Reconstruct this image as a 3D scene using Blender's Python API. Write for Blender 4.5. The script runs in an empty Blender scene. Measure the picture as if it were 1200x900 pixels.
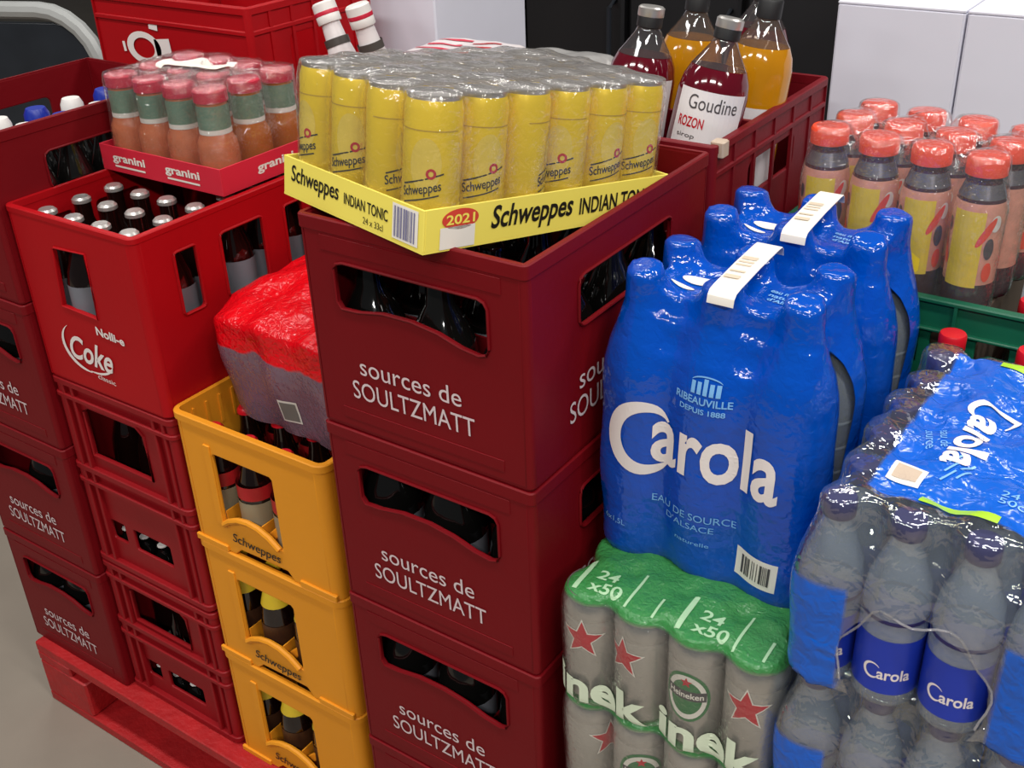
import bpy, bmesh, math, random
import numpy as np
from mathutils import Vector, Matrix
from mathutils.bvhtree import BVHTree
random.seed(7)
PI = math.pi
scene = bpy.context.scene
COL = scene.collection

# ------------------------------------------------------------------ camera
def set_camera():
    yaw, pitch, roll = -0.62068, 0.51065, -0.0403
    cy, sy, cp, sp = math.cos(yaw), math.sin(yaw), math.cos(pitch), math.sin(pitch)
    fwd = Vector((sy*cp, cy*cp, -sp)); right = Vector((cy, -sy, 0)); up = right.cross(fwd)
    r2 = right*math.cos(roll) + up*math.sin(roll); u2 = -right*math.sin(roll) + up*math.cos(roll)
    cd = bpy.data.cameras.new('camera'); cam = bpy.data.objects.new('camera', cd); COL.objects.link(cam)
    m = Matrix((( r2.x, u2.x, -fwd.x, 0.8492), (r2.y, u2.y, -fwd.y, -0.7969), (r2.z, u2.z, -fwd.z, 1.6143), (0, 0, 0, 1)))
    cam.matrix_world = m
    cd.sensor_width = 36; cd.lens = 36*1303.5/1200; cd.clip_start = .02
    scene.camera = cam
set_camera()

# ------------------------------------------------------------------ world, lights, exposure
w = bpy.data.worlds.new('world'); scene.world = w; w.use_nodes = True
w.node_tree.nodes['Background'].inputs[0].default_value = (.92, .96, 1.0, 1)
w.node_tree.nodes['Background'].inputs[1].default_value = .07
def area(name, loc, sx, sy, power, target=None, col=(1, .97, .93)):
    l = bpy.data.lights.new(name, 'AREA'); l.shape = 'RECTANGLE'; l.size = sx; l.size_y = sy; l.energy = power; l.color = col
    o = bpy.data.objects.new(name, l); COL.objects.link(o); o.location = loc
    if target is not None:
        o.rotation_euler = (Vector(target)-Vector(loc)).to_track_quat('-Z', 'Y').to_euler()
    return o
for x in (-2.4, -.6, 1.2, 3.0):                      # ceiling tubes, three rows
    for y, p in ((-2.3, 26), (-.4, 17), (1.6, 16)):
        area('ceiling_lamp', (x, y, 3.1), 1.1, .2, p*(1.6 if x > 1 else 1))
scene.view_settings.view_transform = 'Standard'; scene.view_settings.look = 'None'
scene.view_settings.gamma = 1; scene.view_settings.use_curve_mapping = False
scene.view_settings.exposure = 0.08
try:
    scene.cycles.transparent_max_bounces = 32; scene.cycles.max_bounces = 8
    scene.cycles.caustics_reflective = False; scene.cycles.caustics_refractive = False
    scene.cycles.sample_clamp_indirect = 3
except Exception: pass

# ------------------------------------------------------------------ materials
def lin(c):
    return tuple(((v/255)/12.92 if v/255 <= .04045 else ((v/255+.055)/1.055)**2.4) for v in c)
MATS = {}
def mat(name, rgb, rough=.45, metal=0., vary=.12, vscale=14, bump=0., bscale=60, coat=0., spec=.5, emit=0, trans=0, fine=0):
    if name in MATS: return MATS[name]
    m = bpy.data.materials.new(name); m.use_nodes = True; nt = m.node_tree; b = nt.nodes['Principled BSDF']
    c = lin(rgb)
    b.inputs['Roughness'].default_value = rough; b.inputs['Metallic'].default_value = metal
    b.inputs['Specular IOR Level'].default_value = spec
    b.inputs['Coat Weight'].default_value = coat; b.inputs['Coat Roughness'].default_value = .08
    if trans: b.inputs['Transmission Weight'].default_value = trans
    tc = nt.nodes.new('ShaderNodeTexCoord')
    n = nt.nodes.new('ShaderNodeTexNoise'); n.inputs['Scale'].default_value = vscale; n.inputs['Detail'].default_value = 4
    nt.links.new(tc.outputs['Object'], n.inputs['Vector'])
    mx = nt.nodes.new('ShaderNodeMix'); mx.data_type = 'RGBA'
    mx.inputs[6].default_value = tuple(v*(1-vary) for v in c)+(1,); mx.inputs[7].default_value = tuple(min(1, v*(1+vary)) for v in c)+(1,)
    nt.links.new(n.outputs['Fac'], mx.inputs[0]); nt.links.new(mx.outputs[2], b.inputs['Base Color'])
    if bump:
        n2 = nt.nodes.new('ShaderNodeTexNoise'); n2.inputs['Scale'].default_value = bscale; n2.inputs['Detail'].default_value = 3
        nt.links.new(tc.outputs['Object'], n2.inputs['Vector'])
        bp = nt.nodes.new('ShaderNodeBump'); bp.inputs['Strength'].default_value = bump; bp.inputs['Distance'].default_value = .01
        hsrc = n2.outputs['Fac']
        if fine:
            n3 = nt.nodes.new('ShaderNodeTexNoise'); n3.inputs['Scale'].default_value = bscale*4; n3.inputs['Detail'].default_value = 2; n3.inputs['Distortion'].default_value = .8
            ad = nt.nodes.new('ShaderNodeMath'); ad.operation = 'MULTIPLY_ADD'; ad.inputs[1].default_value = fine
            nt.links.new(tc.outputs['Object'], n3.inputs['Vector']); nt.links.new(n3.outputs['Fac'], ad.inputs[0]); nt.links.new(n2.outputs['Fac'], ad.inputs[2]); hsrc = ad.outputs[0]
        nt.links.new(hsrc, bp.inputs['Height']); nt.links.new(bp.outputs['Normal'], b.inputs['Normal'])
    MATS[name] = m
    return m

def clear(name, tint=(.93, .95, .96), gloss=.55, haze=.06, hazecol=(.8, .82, .85), rough=.09, bump=.25, bscale=38, print_fn=None, hole_fn=None, g0=.06):
    """thin clear plastic: mostly transmits, reflects towards grazing angles, a little milky"""
    if name in MATS: return MATS[name]
    m = bpy.data.materials.new(name); m.use_nodes = True; nt = m.node_tree; N = nt.nodes; L = nt.links
    for nd in list(N): N.remove(nd)
    out = N.new('ShaderNodeOutputMaterial'); tr = N.new('ShaderNodeBsdfTransparent'); tr.inputs[0].default_value = tint+(1,)
    gl = N.new('ShaderNodeBsdfGlossy'); gl.inputs['Roughness'].default_value = rough; gl.inputs[0].default_value = (1, 1, 1, 1)
    df = N.new('ShaderNodeBsdfDiffuse'); df.inputs[0].default_value = hazecol+(1,)
    fr = N.new('ShaderNodeLayerWeight'); fr.inputs['Blend'].default_value = .5
    pw = N.new('ShaderNodeMath'); pw.operation = 'POWER'; pw.inputs[1].default_value = 3.2
    sc = N.new('ShaderNodeMath'); sc.operation = 'MULTIPLY_ADD'; sc.inputs[1].default_value = gloss; sc.inputs[2].default_value = g0
    tc = N.new('ShaderNodeTexCoord'); n2 = N.new('ShaderNodeTexNoise'); n2.inputs['Scale'].default_value = bscale; n2.inputs['Detail'].default_value = 3
    bp = N.new('ShaderNodeBump'); bp.inputs['Strength'].default_value = bump; bp.inputs['Distance'].default_value = .01
    n3 = N.new('ShaderNodeTexNoise'); n3.inputs['Scale'].default_value = bscale*4.5; n3.inputs['Detail'].default_value = 2; n3.inputs['Distortion'].default_value = .6
    ad = N.new('ShaderNodeMath'); ad.operation = 'MULTIPLY_ADD'; ad.inputs[1].default_value = .5
    L.new(tc.outputs['Object'], n3.inputs['Vector']); L.new(n3.outputs['Fac'], ad.inputs[0]); L.new(n2.outputs['Fac'], ad.inputs[2])
    L.new(tc.outputs['Object'], n2.inputs['Vector']); L.new(ad.outputs[0], bp.inputs['Height'])
    L.new(bp.outputs['Normal'], gl.inputs['Normal']); L.new(bp.outputs['Normal'], fr.inputs['Normal'])
    mh = N.new('ShaderNodeMixShader'); mh.inputs[0].default_value = haze
    L.new(tr.outputs[0], mh.inputs[1]); L.new(df.outputs[0], mh.inputs[2])
    ms = N.new('ShaderNodeMixShader'); L.new(fr.outputs['Facing'], pw.inputs[0]); L.new(pw.outputs[0], sc.inputs[0]); L.new(sc.outputs[0], ms.inputs[0])
    L.new(mh.outputs[0], ms.inputs[1]); L.new(gl.outputs[0], ms.inputs[2])
    last = ms
    if print_fn:                                   # printed (coloured) areas of the film
        fac, rgb, pr = print_fn(nt, tc)
        p = N.new('ShaderNodeBsdfPrincipled'); p.inputs['Base Color'].default_value = lin(rgb)+(1,); p.inputs['Roughness'].default_value = pr
        L.new(bp.outputs['Normal'], p.inputs['Normal'])
        mp = N.new('ShaderNodeMixShader'); L.new(fac, mp.inputs[0]); L.new(last.outputs[0], mp.inputs[1]); L.new(p.outputs[0], mp.inputs[2]); last = mp
    if hole_fn: last = add_hole(nt, tc, last, hole_fn)
    L.new(last.outputs[0], out.inputs[0])
    MATS[name] = m
    return m
def add_hole(nt, tc, last, hole_fn):               # the torn / open end of a film sleeve: nothing there
    t2 = nt.nodes.new('ShaderNodeBsdfTransparent'); mp = nt.nodes.new('ShaderNodeMixShader')
    nt.links.new(hole_fn(nt, tc), mp.inputs[0]); nt.links.new(last.outputs[0], mp.inputs[1]); nt.links.new(t2.outputs[0], mp.inputs[2]); return mp

def _math(nt, op, a, b=None, c=None):
    n = nt.nodes.new('ShaderNodeMath'); n.operation = op
    for i, v in enumerate((a, b, c)):
        if v is None: continue
        if isinstance(v, (int, float)): n.inputs[i].default_value = v
        else: nt.links.new(v, n.inputs[i])
    return n.outputs[0]
def _step(nt, v, lo, hi):
    n = nt.nodes.new('ShaderNodeMapRange'); n.inputs['From Min'].default_value = lo; n.inputs['From Max'].default_value = hi; n.clamp = True
    nt.links.new(v, n.inputs['Value']); return n.outputs[0]

M_MAROON = mat('maroon_crate_plastic', (112, 6, 16), .5, vary=.10, vscale=9, bump=.04, bscale=120, spec=.22)
M_MAROON2 = mat('dark_maroon_crate_plastic', (112, 12, 24), .5, vary=.12, vscale=9, bump=.04, bscale=120, spec=.25)
M_RED = mat('red_crate_plastic', (168, 8, 18), .48, vary=.08, vscale=8, bump=.03, bscale=120, spec=.22)
M_RIB = mat('ribbed_crate_plastic', (138, 14, 22), .48, vary=.15, vscale=9, bump=.05, bscale=100, spec=.28)
M_YEL = mat('yellow_crate_plastic', (230, 150, 34), .5, vary=.07, vscale=7, bump=.04, bscale=110, spec=.3)
M_GREEN = mat('green_crate_plastic', (14, 92, 66), .42, vary=.12, bump=.04)
M_PALLET = mat('red_painted_wood', (168, 22, 26), .55, vary=.3, vscale=22, bump=.25, bscale=70)
M_WOOD = mat('pallet_wood', (150, 118, 82), .7, vary=.25, vscale=20, bump=.2)
M_WHITE = mat('white_print', (232, 222, 218), .5, vary=.05)
M_GREYPRINT = mat('pale_print', (214, 196, 198), .55, vary=.08, vscale=40)
M_BLACK = mat('black_print', (26, 24, 16), .5)
M_GLASSDK = mat('dark_bottle_glass', (16, 15, 14), .07, vary=.3, spec=.6, coat=.4)
M_COLA = mat('cola_bottle_glass', (22, 8, 6), .06, vary=.2, spec=.6, coat=.4)
M_SILVERCAP = mat('silver_crown_cap', (205, 202, 198), .32, .75, vary=.15, vscale=60)
M_BLUECAP = mat('blue_cap', (22, 44, 150), .35)
M_WHITECAP = mat('white_cap', (226, 222, 218), .4)
M_REDCAP = mat('red_cap', (205, 18, 36), .35)
M_ORANGECAP = mat('orange_cap', (238, 74, 44), .35)
M_PINKCAP = mat('pink_cap', (198, 34, 62), .4)
M_NAVYCAP = mat('navy_cap', (38, 34, 92), .3)
M_ALU = mat('aluminium', (196, 194, 192), .28, .85, vary=.08, vscale=30)
M_CANY = mat('yellow_can_paint', (242, 206, 24), .3, .2, vary=.1, vscale=18)
M_CANS = mat('silver_green_can', (184, 180, 174), .24, .6, vary=.10, vscale=20)
M_TRAYY = mat('yellow_tray_card', (240, 222, 96), .55, vary=.06, vscale=12)
M_TRAYR = mat('red_tray_card', (206, 34, 56), .55, vary=.06, vscale=12)
M_CARD = mat('white_carton_card', (222, 222, 234), .7, vary=.04, vscale=10)
M_BROWN = mat('brown_carton_card', (74, 58, 46), .8)
M_BLUEFILM = mat('blue_shrink_film', (0, 73, 178), .09, vary=.12, vscale=9, bump=.3, bscale=28, coat=.0, spec=.7, fine=.3)
M_BLUELAB = mat('blue_paper_label', (28, 54, 168), .4, vary=.08)
M_GREYLAB = mat('grey_paper_label', (116, 118, 126), .5, vary=.1)
M_PALELAB = mat('white_paper_label', (226, 222, 224), .5, vary=.05)
M_GREENLAB = mat('green_paper_label', (104, 134, 112), .5, vary=.25, vscale=50)
M_REDLAB = mat('red_paper_label', (178, 28, 32), .5)
M_JUICE = mat('orange_juice_glass', (198, 108, 66), .15, vary=.15, vscale=20, coat=.5)
M_AMBER = mat('amber_juice_glass', (176, 92, 14), .12, vary=.2, coat=.5)
M_SYRUP = mat('red_syrup_glass', (92, 8, 26), .08, vary=.15, coat=.5)
M_SYRUPA = mat('amber_syrup_glass', (190, 128, 14), .08, vary=.2, coat=.5)
M_DARKJUICE = mat('dark_berry_drink', (62, 22, 34), .12, vary=.2, coat=.5)
M_YELLAB = mat('yellow_paper_label', (232, 200, 50), .4, vary=.12, vscale=40)
M_PINKLAB = mat('pink_fruit_label', (216, 150, 128), .4, vary=.35, vscale=70)
M_STAR = mat('red_star_paint', (196, 26, 46), .35, .1)
M_OVAL = mat('green_oval_paint', (46, 116, 66), .4)
M_RINGPR = mat('red_ring_print', (208, 66, 50), .5)
M_TONICY = mat('yellow_drink', (196, 176, 40), .2, vary=.15, coat=.4)
M_REDTOP = mat('red_film', (214, 10, 22), .22, vary=.15, vscale=30, bump=.5, bscale=30, coat=.3, fine=.35)
M_PAPER = mat('cream_print', (232, 226, 216), .55)
M_BARC = mat('violet_grey_print', (118, 116, 150), .55)
M_BARD = mat('dark_grey_print', (70, 66, 70), .55)
M_CONC = mat('grey_concrete', (136, 126, 114), .6, vary=.14, vscale=5, bump=.06, bscale=30)
M_WALL = mat('dark_wall_paint', (70, 66, 58), .8, vary=.15)
M_BLACKP = mat('black_plastic_panel', (24, 24, 26), .5, vary=.3, vscale=6)
M_STEEL = mat('grey_painted_steel', (176, 178, 176), .45, .2, vary=.1)
M_DKGLASS = mat('dark_panel', (40, 44, 50), .3, vary=.3)
M_LIME = mat('lime_print', (160, 204, 40), .4)
M_LTBLUE = mat('light_blue_print', (120, 176, 226), .35)
M_PET = clear('clear_bottle_plastic', (.92, .96, .98), 1., .16, (.78, .88, .95), .05, .35, 26)
M_GLASSCL = clear('clear_neck_glass', (.62, .56, .5), .9, .04, rough=.05, bump=0)
M_FILM = clear('clear_shrink_film', (.96, .97, .97), .8, .03, (.85, .85, .86), .04, .6, 34, g0=.12)
M_FILMG = clear('milky_shrink_film', (.84, .84, .85), .7, .22, (.72, .70, .71), .12, .5, 30)
M_FILMJ = clear('hazy_shrink_film', (.97, .97, .97), .7, .05, (.85, .85, .86), .05, .5, 30, g0=.11)

# ------------------------------------------------------------------ mesh helpers
class G:
    def __init__(s): s.v = []; s.f = []
    def add(s, v, f, mtx=None):
        o = len(s.v)
        if mtx is not None: v = [tuple(mtx @ Vector(p)) for p in v]
        s.v += [tuple(p) for p in v]; s.f += [tuple(i+o for i in q) for q in f]; return s
    def box(s, x0, x1, y0, y1, z0, z1, mtx=None, c=.0):
        if c <= 0:
            v = [(x0, y0, z0), (x1, y0, z0), (x1, y1, z0), (x0, y1, z0), (x0, y0, z1), (x1, y0, z1), (x1, y1, z1), (x0, y1, z1)]
            return s.add(v, [(0, 3, 2, 1), (4, 5, 6, 7), (0, 1, 5, 4), (1, 2, 6, 5), (2, 3, 7, 6), (3, 0, 4, 7)], mtx)
        v = []                                      # chamfered vertical + horizontal edges
        def ring(z, i): return [(x0+i+c, y0+i, z), (x1-i-c, y0+i, z), (x1-i, y0+i+c, z), (x1-i, y1-i-c, z), (x1-i-c, y1-i, z), (x0+i+c, y1-i, z), (x0+i, y1-i-c, z), (x0+i, y0+i+c, z)]
        for z, i in ((z0, c*.7), (z0+c*.7, 0), (z1-c*.7, 0), (z1, c*.7)): v += ring(z, i)
        f = [tuple(range(7, -1, -1)), tuple(range(24, 32))]
        for k in range(3):
            for i in range(8): f.append((k*8+i, k*8+(i+1) % 8, k*8+8+(i+1) % 8, k*8+8+i))
        return s.add(v, f, mtx)
    def lathe(s, prof, n=24, mtx=None, cap=True):
        v = []; f = []
        for r, z in prof:
            for i in range(n): a = 2*PI*i/n; v.append((r*math.cos(a), r*math.sin(a), z))
        for k in range(len(prof)-1):
            for i in range(n): f.append((k*n+i, k*n+(i+1) % n, (k+1)*n+(i+1) % n, (k+1)*n+i))
        if cap: f.append(tuple(range(n-1, -1, -1))); f.append(tuple(range((len(prof)-1)*n, len(prof)*n)))
        return s.add(v, f, mtx)
    def rring(s, x0, x1, y0, y1, z0, z1, r, th, n=4, mtx=None):
        def loop(i, z):
            rr = max(r-i, .0005); o = []
            for cx, cy, a0 in ((x1-r, y0+r, -PI/2), (x1-r, y1-r, 0), (x0+r, y1-r, PI/2), (x0+r, y0+r, PI)):
                for k in range(n+1):
                    a = a0+PI/2*k/n; o.append((cx+rr*math.cos(a), cy+rr*math.sin(a), z))
            return o
        c = min(.0015, (z1-z0)*.3)
        L = [loop(c, z0), loop(0, z0+c), loop(0, z1-c), loop(c, z1), loop(th, z1), loop(th, z0)]
        m = len(L[0]); v = sum(L, []); f = []
        for k in range(6):
            a = k*m; b = ((k+1) % 6)*m
            for i in range(m): f.append((a+i, a+(i+1) % m, b+(i+1) % m, b+i))
        return s.add(v, f, mtx)
    def corners(s, w_, d_, r, th, z0, z1, n=5):
        for cx, cy, a0 in ((w_-r, r, -PI/2), (w_-r, d_-r, 0), (r, d_-r, PI/2), (r, r, PI)):
            v = []; f = []
            for k in range(n+1):
                a = a0+PI/2*k/n; c, q = math.cos(a), math.sin(a); ri = max(r-th, .0004)
                v += [(cx+r*c, cy+r*q, z0), (cx+r*c, cy+r*q, z1), (cx+ri*c, cy+ri*q, z1), (cx+ri*c, cy+ri*q, z0)]
            for k in range(n):
                for e in range(4): f.append((4*k+e, 4*k+4+e, 4*k+4+(e+1) % 4, 4*k+(e+1) % 4))
            f += [(0, 1, 2, 3), (4*n, 4*n+3, 4*n+2, 4*n+1)]; s.add(v, f)
        return s
    def tube(s, pts, r, n=8, closed=False):
        P = [Vector(p) for p in pts]; v = []; f = []; N = len(P)
        for i, p in enumerate(P):
            a = P[(i-1) % N] if (closed or i) else p; b = P[(i+1) % N] if (closed or i < N-1) else p
            t = (b-a).normalized(); ref = Vector((0, 0, 1)) if abs(t.z) < .9 else Vector((1, 0, 0))
            u = t.cross(ref).normalized(); q = t.cross(u)
            for k in range(n): an = 2*PI*k/n; v.append(tuple(p+u*r*math.cos(an)+q*r*math.sin(an)))
        for i in range(N if closed else N-1):
            j = (i+1) % N
            for k in range(n): f.append((i*n+k, i*n+(k+1) % n, j*n+(k+1) % n, j*n+k))
        if not closed: f.append(tuple(range(n))); f.append(tuple(range((N-1)*n, N*n)))
        return s.add(v, f)
    def mesh(s, name, m, smooth=True, ang=35):
        me = bpy.data.meshes.new(name); me.from_pydata(s.v, [], s.f); me.update()
        bm = bmesh.new(); bm.from_mesh(me); bmesh.ops.recalc_face_normals(bm, faces=bm.faces); bm.to_mesh(me); bm.free()
        if m: me.materials.append(m)
        if smooth:
            me.polygons.foreach_set('use_smooth', [True]*len(me.polygons)); me.set_sharp_from_angle(angle=math.radians(ang))
        return me

def link(name, data, parent=None, loc=None, rot=None):
    o = bpy.data.objects.new(name, data); COL.objects.link(o)
    if parent: o.parent = parent
    if loc is not None: o.location = loc
    if rot is not None: o.rotation_euler = rot
    return o
def tag(o, label, cat, group=None):
    o['label'] = label; o['category'] = cat
    if group: o['group'] = group
    return o
def thing(name, label, cat, loc=(0, 0, 0), rot=(0, 0, 0), group=None):
    o = link(name, None, None, loc, rot); o.empty_display_size = .03
    return tag(o, label, cat, group)
def struct(name, me):
    o = link(name, me); o['kind'] = 'structure'; return o
def part(name, g, m, parent, loc=None, rot=None, ang=35):
    me = g if isinstance(g, bpy.types.Mesh) else g.mesh(name, m, ang=ang)
    return link(name, me, parent, loc, rot)
def dup(root, label, loc, rot=None, group=None, scale=None):
    r = root.copy(); COL.objects.link(r); r.location = loc
    if rot is not None: r.rotation_euler = rot
    if scale is not None: r.scale = scale
    r['label'] = label
    if group: r['group'] = group
    for ch in root.children:
        c = ch.copy(); COL.objects.link(c); c.parent = r
        for g2 in ch.children:
            d = g2.copy(); COL.objects.link(d); d.parent = c
    return r

def plate(outer, holes, th, bev=.0018):
    """flat plate with holes: outline in XY, thickness along Z (0..th)"""
    cu = bpy.data.curves.new('plate', 'CURVE'); cu.dimensions = '2D'; cu.fill_mode = 'BOTH'
    cu.extrude = th/2-bev; cu.bevel_depth = bev; cu.bevel_resolution = 1; cu.offset = -bev
    for poly in [outer]+holes:
        sp = cu.splines.new('POLY'); sp.points.add(len(poly)-1); sp.use_cyclic_u = True
        for p, q in zip(sp.points, poly): p.co = (q[0], q[1], 0, 1)
    o = bpy.data.objects.new('plate', cu); me = bpy.data.meshes.new_from_object(o)
    v = [(p.co.x, p.co.y, p.co.z+th/2) for p in me.vertices]; f = [tuple(p.vertices) for p in me.polygons]
    bpy.data.objects.remove(o); bpy.data.curves.remove(cu); bpy.data.meshes.remove(me)
    return v, f
def rrect(x0, x1, y0, y1, r, n=4):
    o = []
    for cx, cy, a0 in ((x1-r, y0+r, -PI/2), (x1-r, y1-r, 0), (x0+r, y1-r, PI/2), (x0+r, y0+r, PI)):
        for k in range(n+1): a = a0+PI/2*k/n; o.append((cx+r*math.cos(a), cy+r*math.sin(a)))
    return o
# wall matrices: plate XY -> wall; outward side faces out
def wall_front(y): return Matrix(((1, 0, 0, 0), (0, 0, 1, y), (0, 1, 0, 0), (0, 0, 0, 1)))      # thickness goes +y
def wall_side(x): return Matrix(((0, 0, 1, x), (1, 0, 0, 0), (0, 1, 0, 0), (0, 0, 0, 1)))       # plate x -> world y, thickness +x

TXT = {}
def text2d(s, wd, ht=None, shear=0., bold=0., sub=0., space=1.):
    """2-D glyph outline mesh scaled to width wd (and height ht); returns verts, faces with origin at lower left"""
    key = (s, shear, bold, space)
    if key not in TXT:
        cu = bpy.data.curves.new('t', 'FONT'); cu.body = s; cu.size = 1; cu.shear = shear; cu.offset = bold; cu.resolution_u = 4; cu.space_character = space
        cu.space_line = .95
        o = bpy.data.objects.new('t', cu); COL.objects.link(o); dg = bpy.context.evaluated_depsgraph_get()
        me = bpy.data.meshes.new_from_object(o.evaluated_get(dg))
        bm = bmesh.new(); bm.from_mesh(me); bmesh.ops.triangulate(bm, faces=bm.faces)
        bmesh.ops.remove_doubles(bm, verts=bm.verts, dist=1e-5)
        v = np.array([tuple(q.co) for q in bm.verts]); bm.verts.index_update(); f = [tuple(q.index for q in p.verts) for p in bm.faces]
        bm.free(); bpy.data.objects.remove(o); bpy.data.curves.remove(cu); bpy.data.meshes.remove(me)
        v[:, :2] -= v[:, :2].min(0); TXT[key] = (v, f)
    v, f = TXT[key]; v = v.copy(); mx = v[:, :2].max(0)
    sx = wd/mx[0]; sy = sx if ht is None else ht/mx[1]
    v[:, 0] *= sx; v[:, 1] *= sy
    v = [tuple(q) for q in v]
    if sub: v, f = subdiv(v, f, sub)
    return v, f
def subdiv(v, f, L):
    bm = bmesh.new(); vs = [bm.verts.new(p) for p in v]
    for q in f:
        try: bm.faces.new([vs[i] for i in q])
        except ValueError: pass
    for _ in range(6):
        e = [x for x in bm.edges if x.calc_length() > L]
        if not e: break
        bmesh.ops.subdivide_edges(bm, edges=e, cuts=1); bmesh.ops.triangulate(bm, faces=bm.faces)
    bm.verts.index_update()
    v = [tuple(q.co) for q in bm.verts]; f = [tuple(q.index for q in p.verts) for p in bm.faces]; bm.free()
    return v, f
def flat(v, f, m, name='lettering'):
    me = bpy.data.meshes.new(name); me.from_pydata([tuple(p) for p in v], [], f); me.materials.append(m); me.update(); return me
def put(parent, vf, m, org, u, vv, name='lettering', off=0.):
    """place a 2-D print on a flat wall: origin, u (reading direction), v (up)"""
    u = Vector(u).normalized(); vv = Vector(vv).normalized(); n = u.cross(vv); org = Vector(org)+n*off
    v = [tuple(org+u*p[0]+vv*p[1]) for p in vf[0]]
    if parent is not None and parent.type == 'EMPTY':             # the print belongs to the wall it is printed on
        ch = list(parent.children); cb = [o for o in ch if o.name.startswith('crate_body')]; tw = [o for o in ch if o.name.startswith('tray_wall')]
        if cb: parent = cb[0]
        elif tw: parent = tw[0] if n.y < -.5 else tw[3]
    return link(name, flat(v, vf[1], m, name), parent)
def bend(vf, R, x0, z0, ang=0.):
    """wrap a 2-D print round a vertical cylinder of radius R; x0 = arc position, ang = facing (0 = towards -y)"""
    out = []
    for p in vf[0]:
        a = (p[0]+x0)/R+ang; out.append((R*math.sin(a), -R*math.cos(a), p[1]+z0))
    return out, vf[1]
def rect2d(w_, h_, nx=1, ny=1):
    v = [(w_*i/nx, h_*j/ny, 0) for j in range(ny+1) for i in range(nx+1)]
    f = [(j*(nx+1)+i, j*(nx+1)+i+1, (j+1)*(nx+1)+i+1, (j+1)*(nx+1)+i) for j in range(ny) for i in range(nx)]
    return v, f
def star2d(r, k=.42):
    v = [(0, 0, 0)]; f = []
    for i in range(10):
        a = PI/2+i*PI/5; q = r if i % 2 == 0 else r*k; v.append((q*math.cos(a), q*math.sin(a), 0))
    for i in range(10): f.append((0, 1+i, 1+(i+1) % 10))
    return subdiv(v, f, .01)
def ell2d(a, b, n=28, hole=0.):
    v = []; f = []
    if hole:
        for i in range(n): t = 2*PI*i/n; v += [(a*math.cos(t), b*math.sin(t), 0), (a*hole*math.cos(t), b*hole*math.sin(t), 0)]
        for i in range(n): j = (i+1) % n; f.append((2*i, 2*j, 2*j+1, 2*i+1))
    else:
        v = [(0, 0, 0)]+[(a*math.cos(2*PI*i/n), b*math.sin(2*PI*i/n), 0) for i in range(n)]
        f = [(0, 1+i, 1+(i+1) % n) for i in range(n)]
    return v, f
def arc2d(cx, cy, r, t0, t1, w0, w1, n=20, ey=1.):
    """tapering brush-like arc"""
    v = []; f = []
    for i in range(n+1):
        s = i/n; t = t0+(t1-t0)*s; ww = (w0*(1-s)+w1*s)*math.sin(PI*min(max(s, .02), .98))**.6
        v += [(cx+(r+ww/2)*math.cos(t), cy+(r+ww/2)*math.sin(t)*ey, 0), (cx+(r-ww/2)*math.cos(t), cy+(r-ww/2)*math.sin(t)*ey, 0)]
    for i in range(n): f.append((2*i, 2*i+1, 2*i+3, 2*i+2))
    return v, f
def shift(vf, dx, dy): return [(p[0]+dx, p[1]+dy, 0) for p in vf[0]], vf[1]
def spin(vf, a): c, s = math.cos(a), math.sin(a); return [(p[0]*c-p[1]*s, p[0]*s+p[1]*c, 0) for p in vf[0]], vf[1]
def bars(wd, ht, n, seed):
    r = random.Random(seed); v = []; f = []; x = 0; k = 0
    ws = [r.choice((1, 1, 2, 3)) for _ in range(2*n)]; t = sum(ws)
    for i, q in enumerate(ws):
        if i % 2 == 0:
            o = len(v); a = x*wd/t; b = (x+q)*wd/t; v += [(a, 0, 0), (b, 0, 0), (b, ht, 0), (a, ht, 0)]; f.append((o, o+1, o+2, o+3))
        x += q
    return v, f
def project(parent, vf, m, org, u, vv, bvh, off=.0007, name='lettering', sub=.006, far=.12):
    """lay a 2-D print onto a curved film (all in the parent's own coordinates)"""
    v, f = subdiv(vf[0], vf[1], sub) if sub else vf
    u = Vector(u).normalized(); vv = Vector(vv).normalized(); n = u.cross(vv); org = Vector(org); out = []
    for p in v:
        q = org+u*p[0]+vv*p[1]; h = bvh.ray_cast(q+n*far, -n, far*2)
        out.append(tuple((h[0]+n*off) if h[0] is not None else q))
    return link(name, flat(out, f, m, name), parent)

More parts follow.
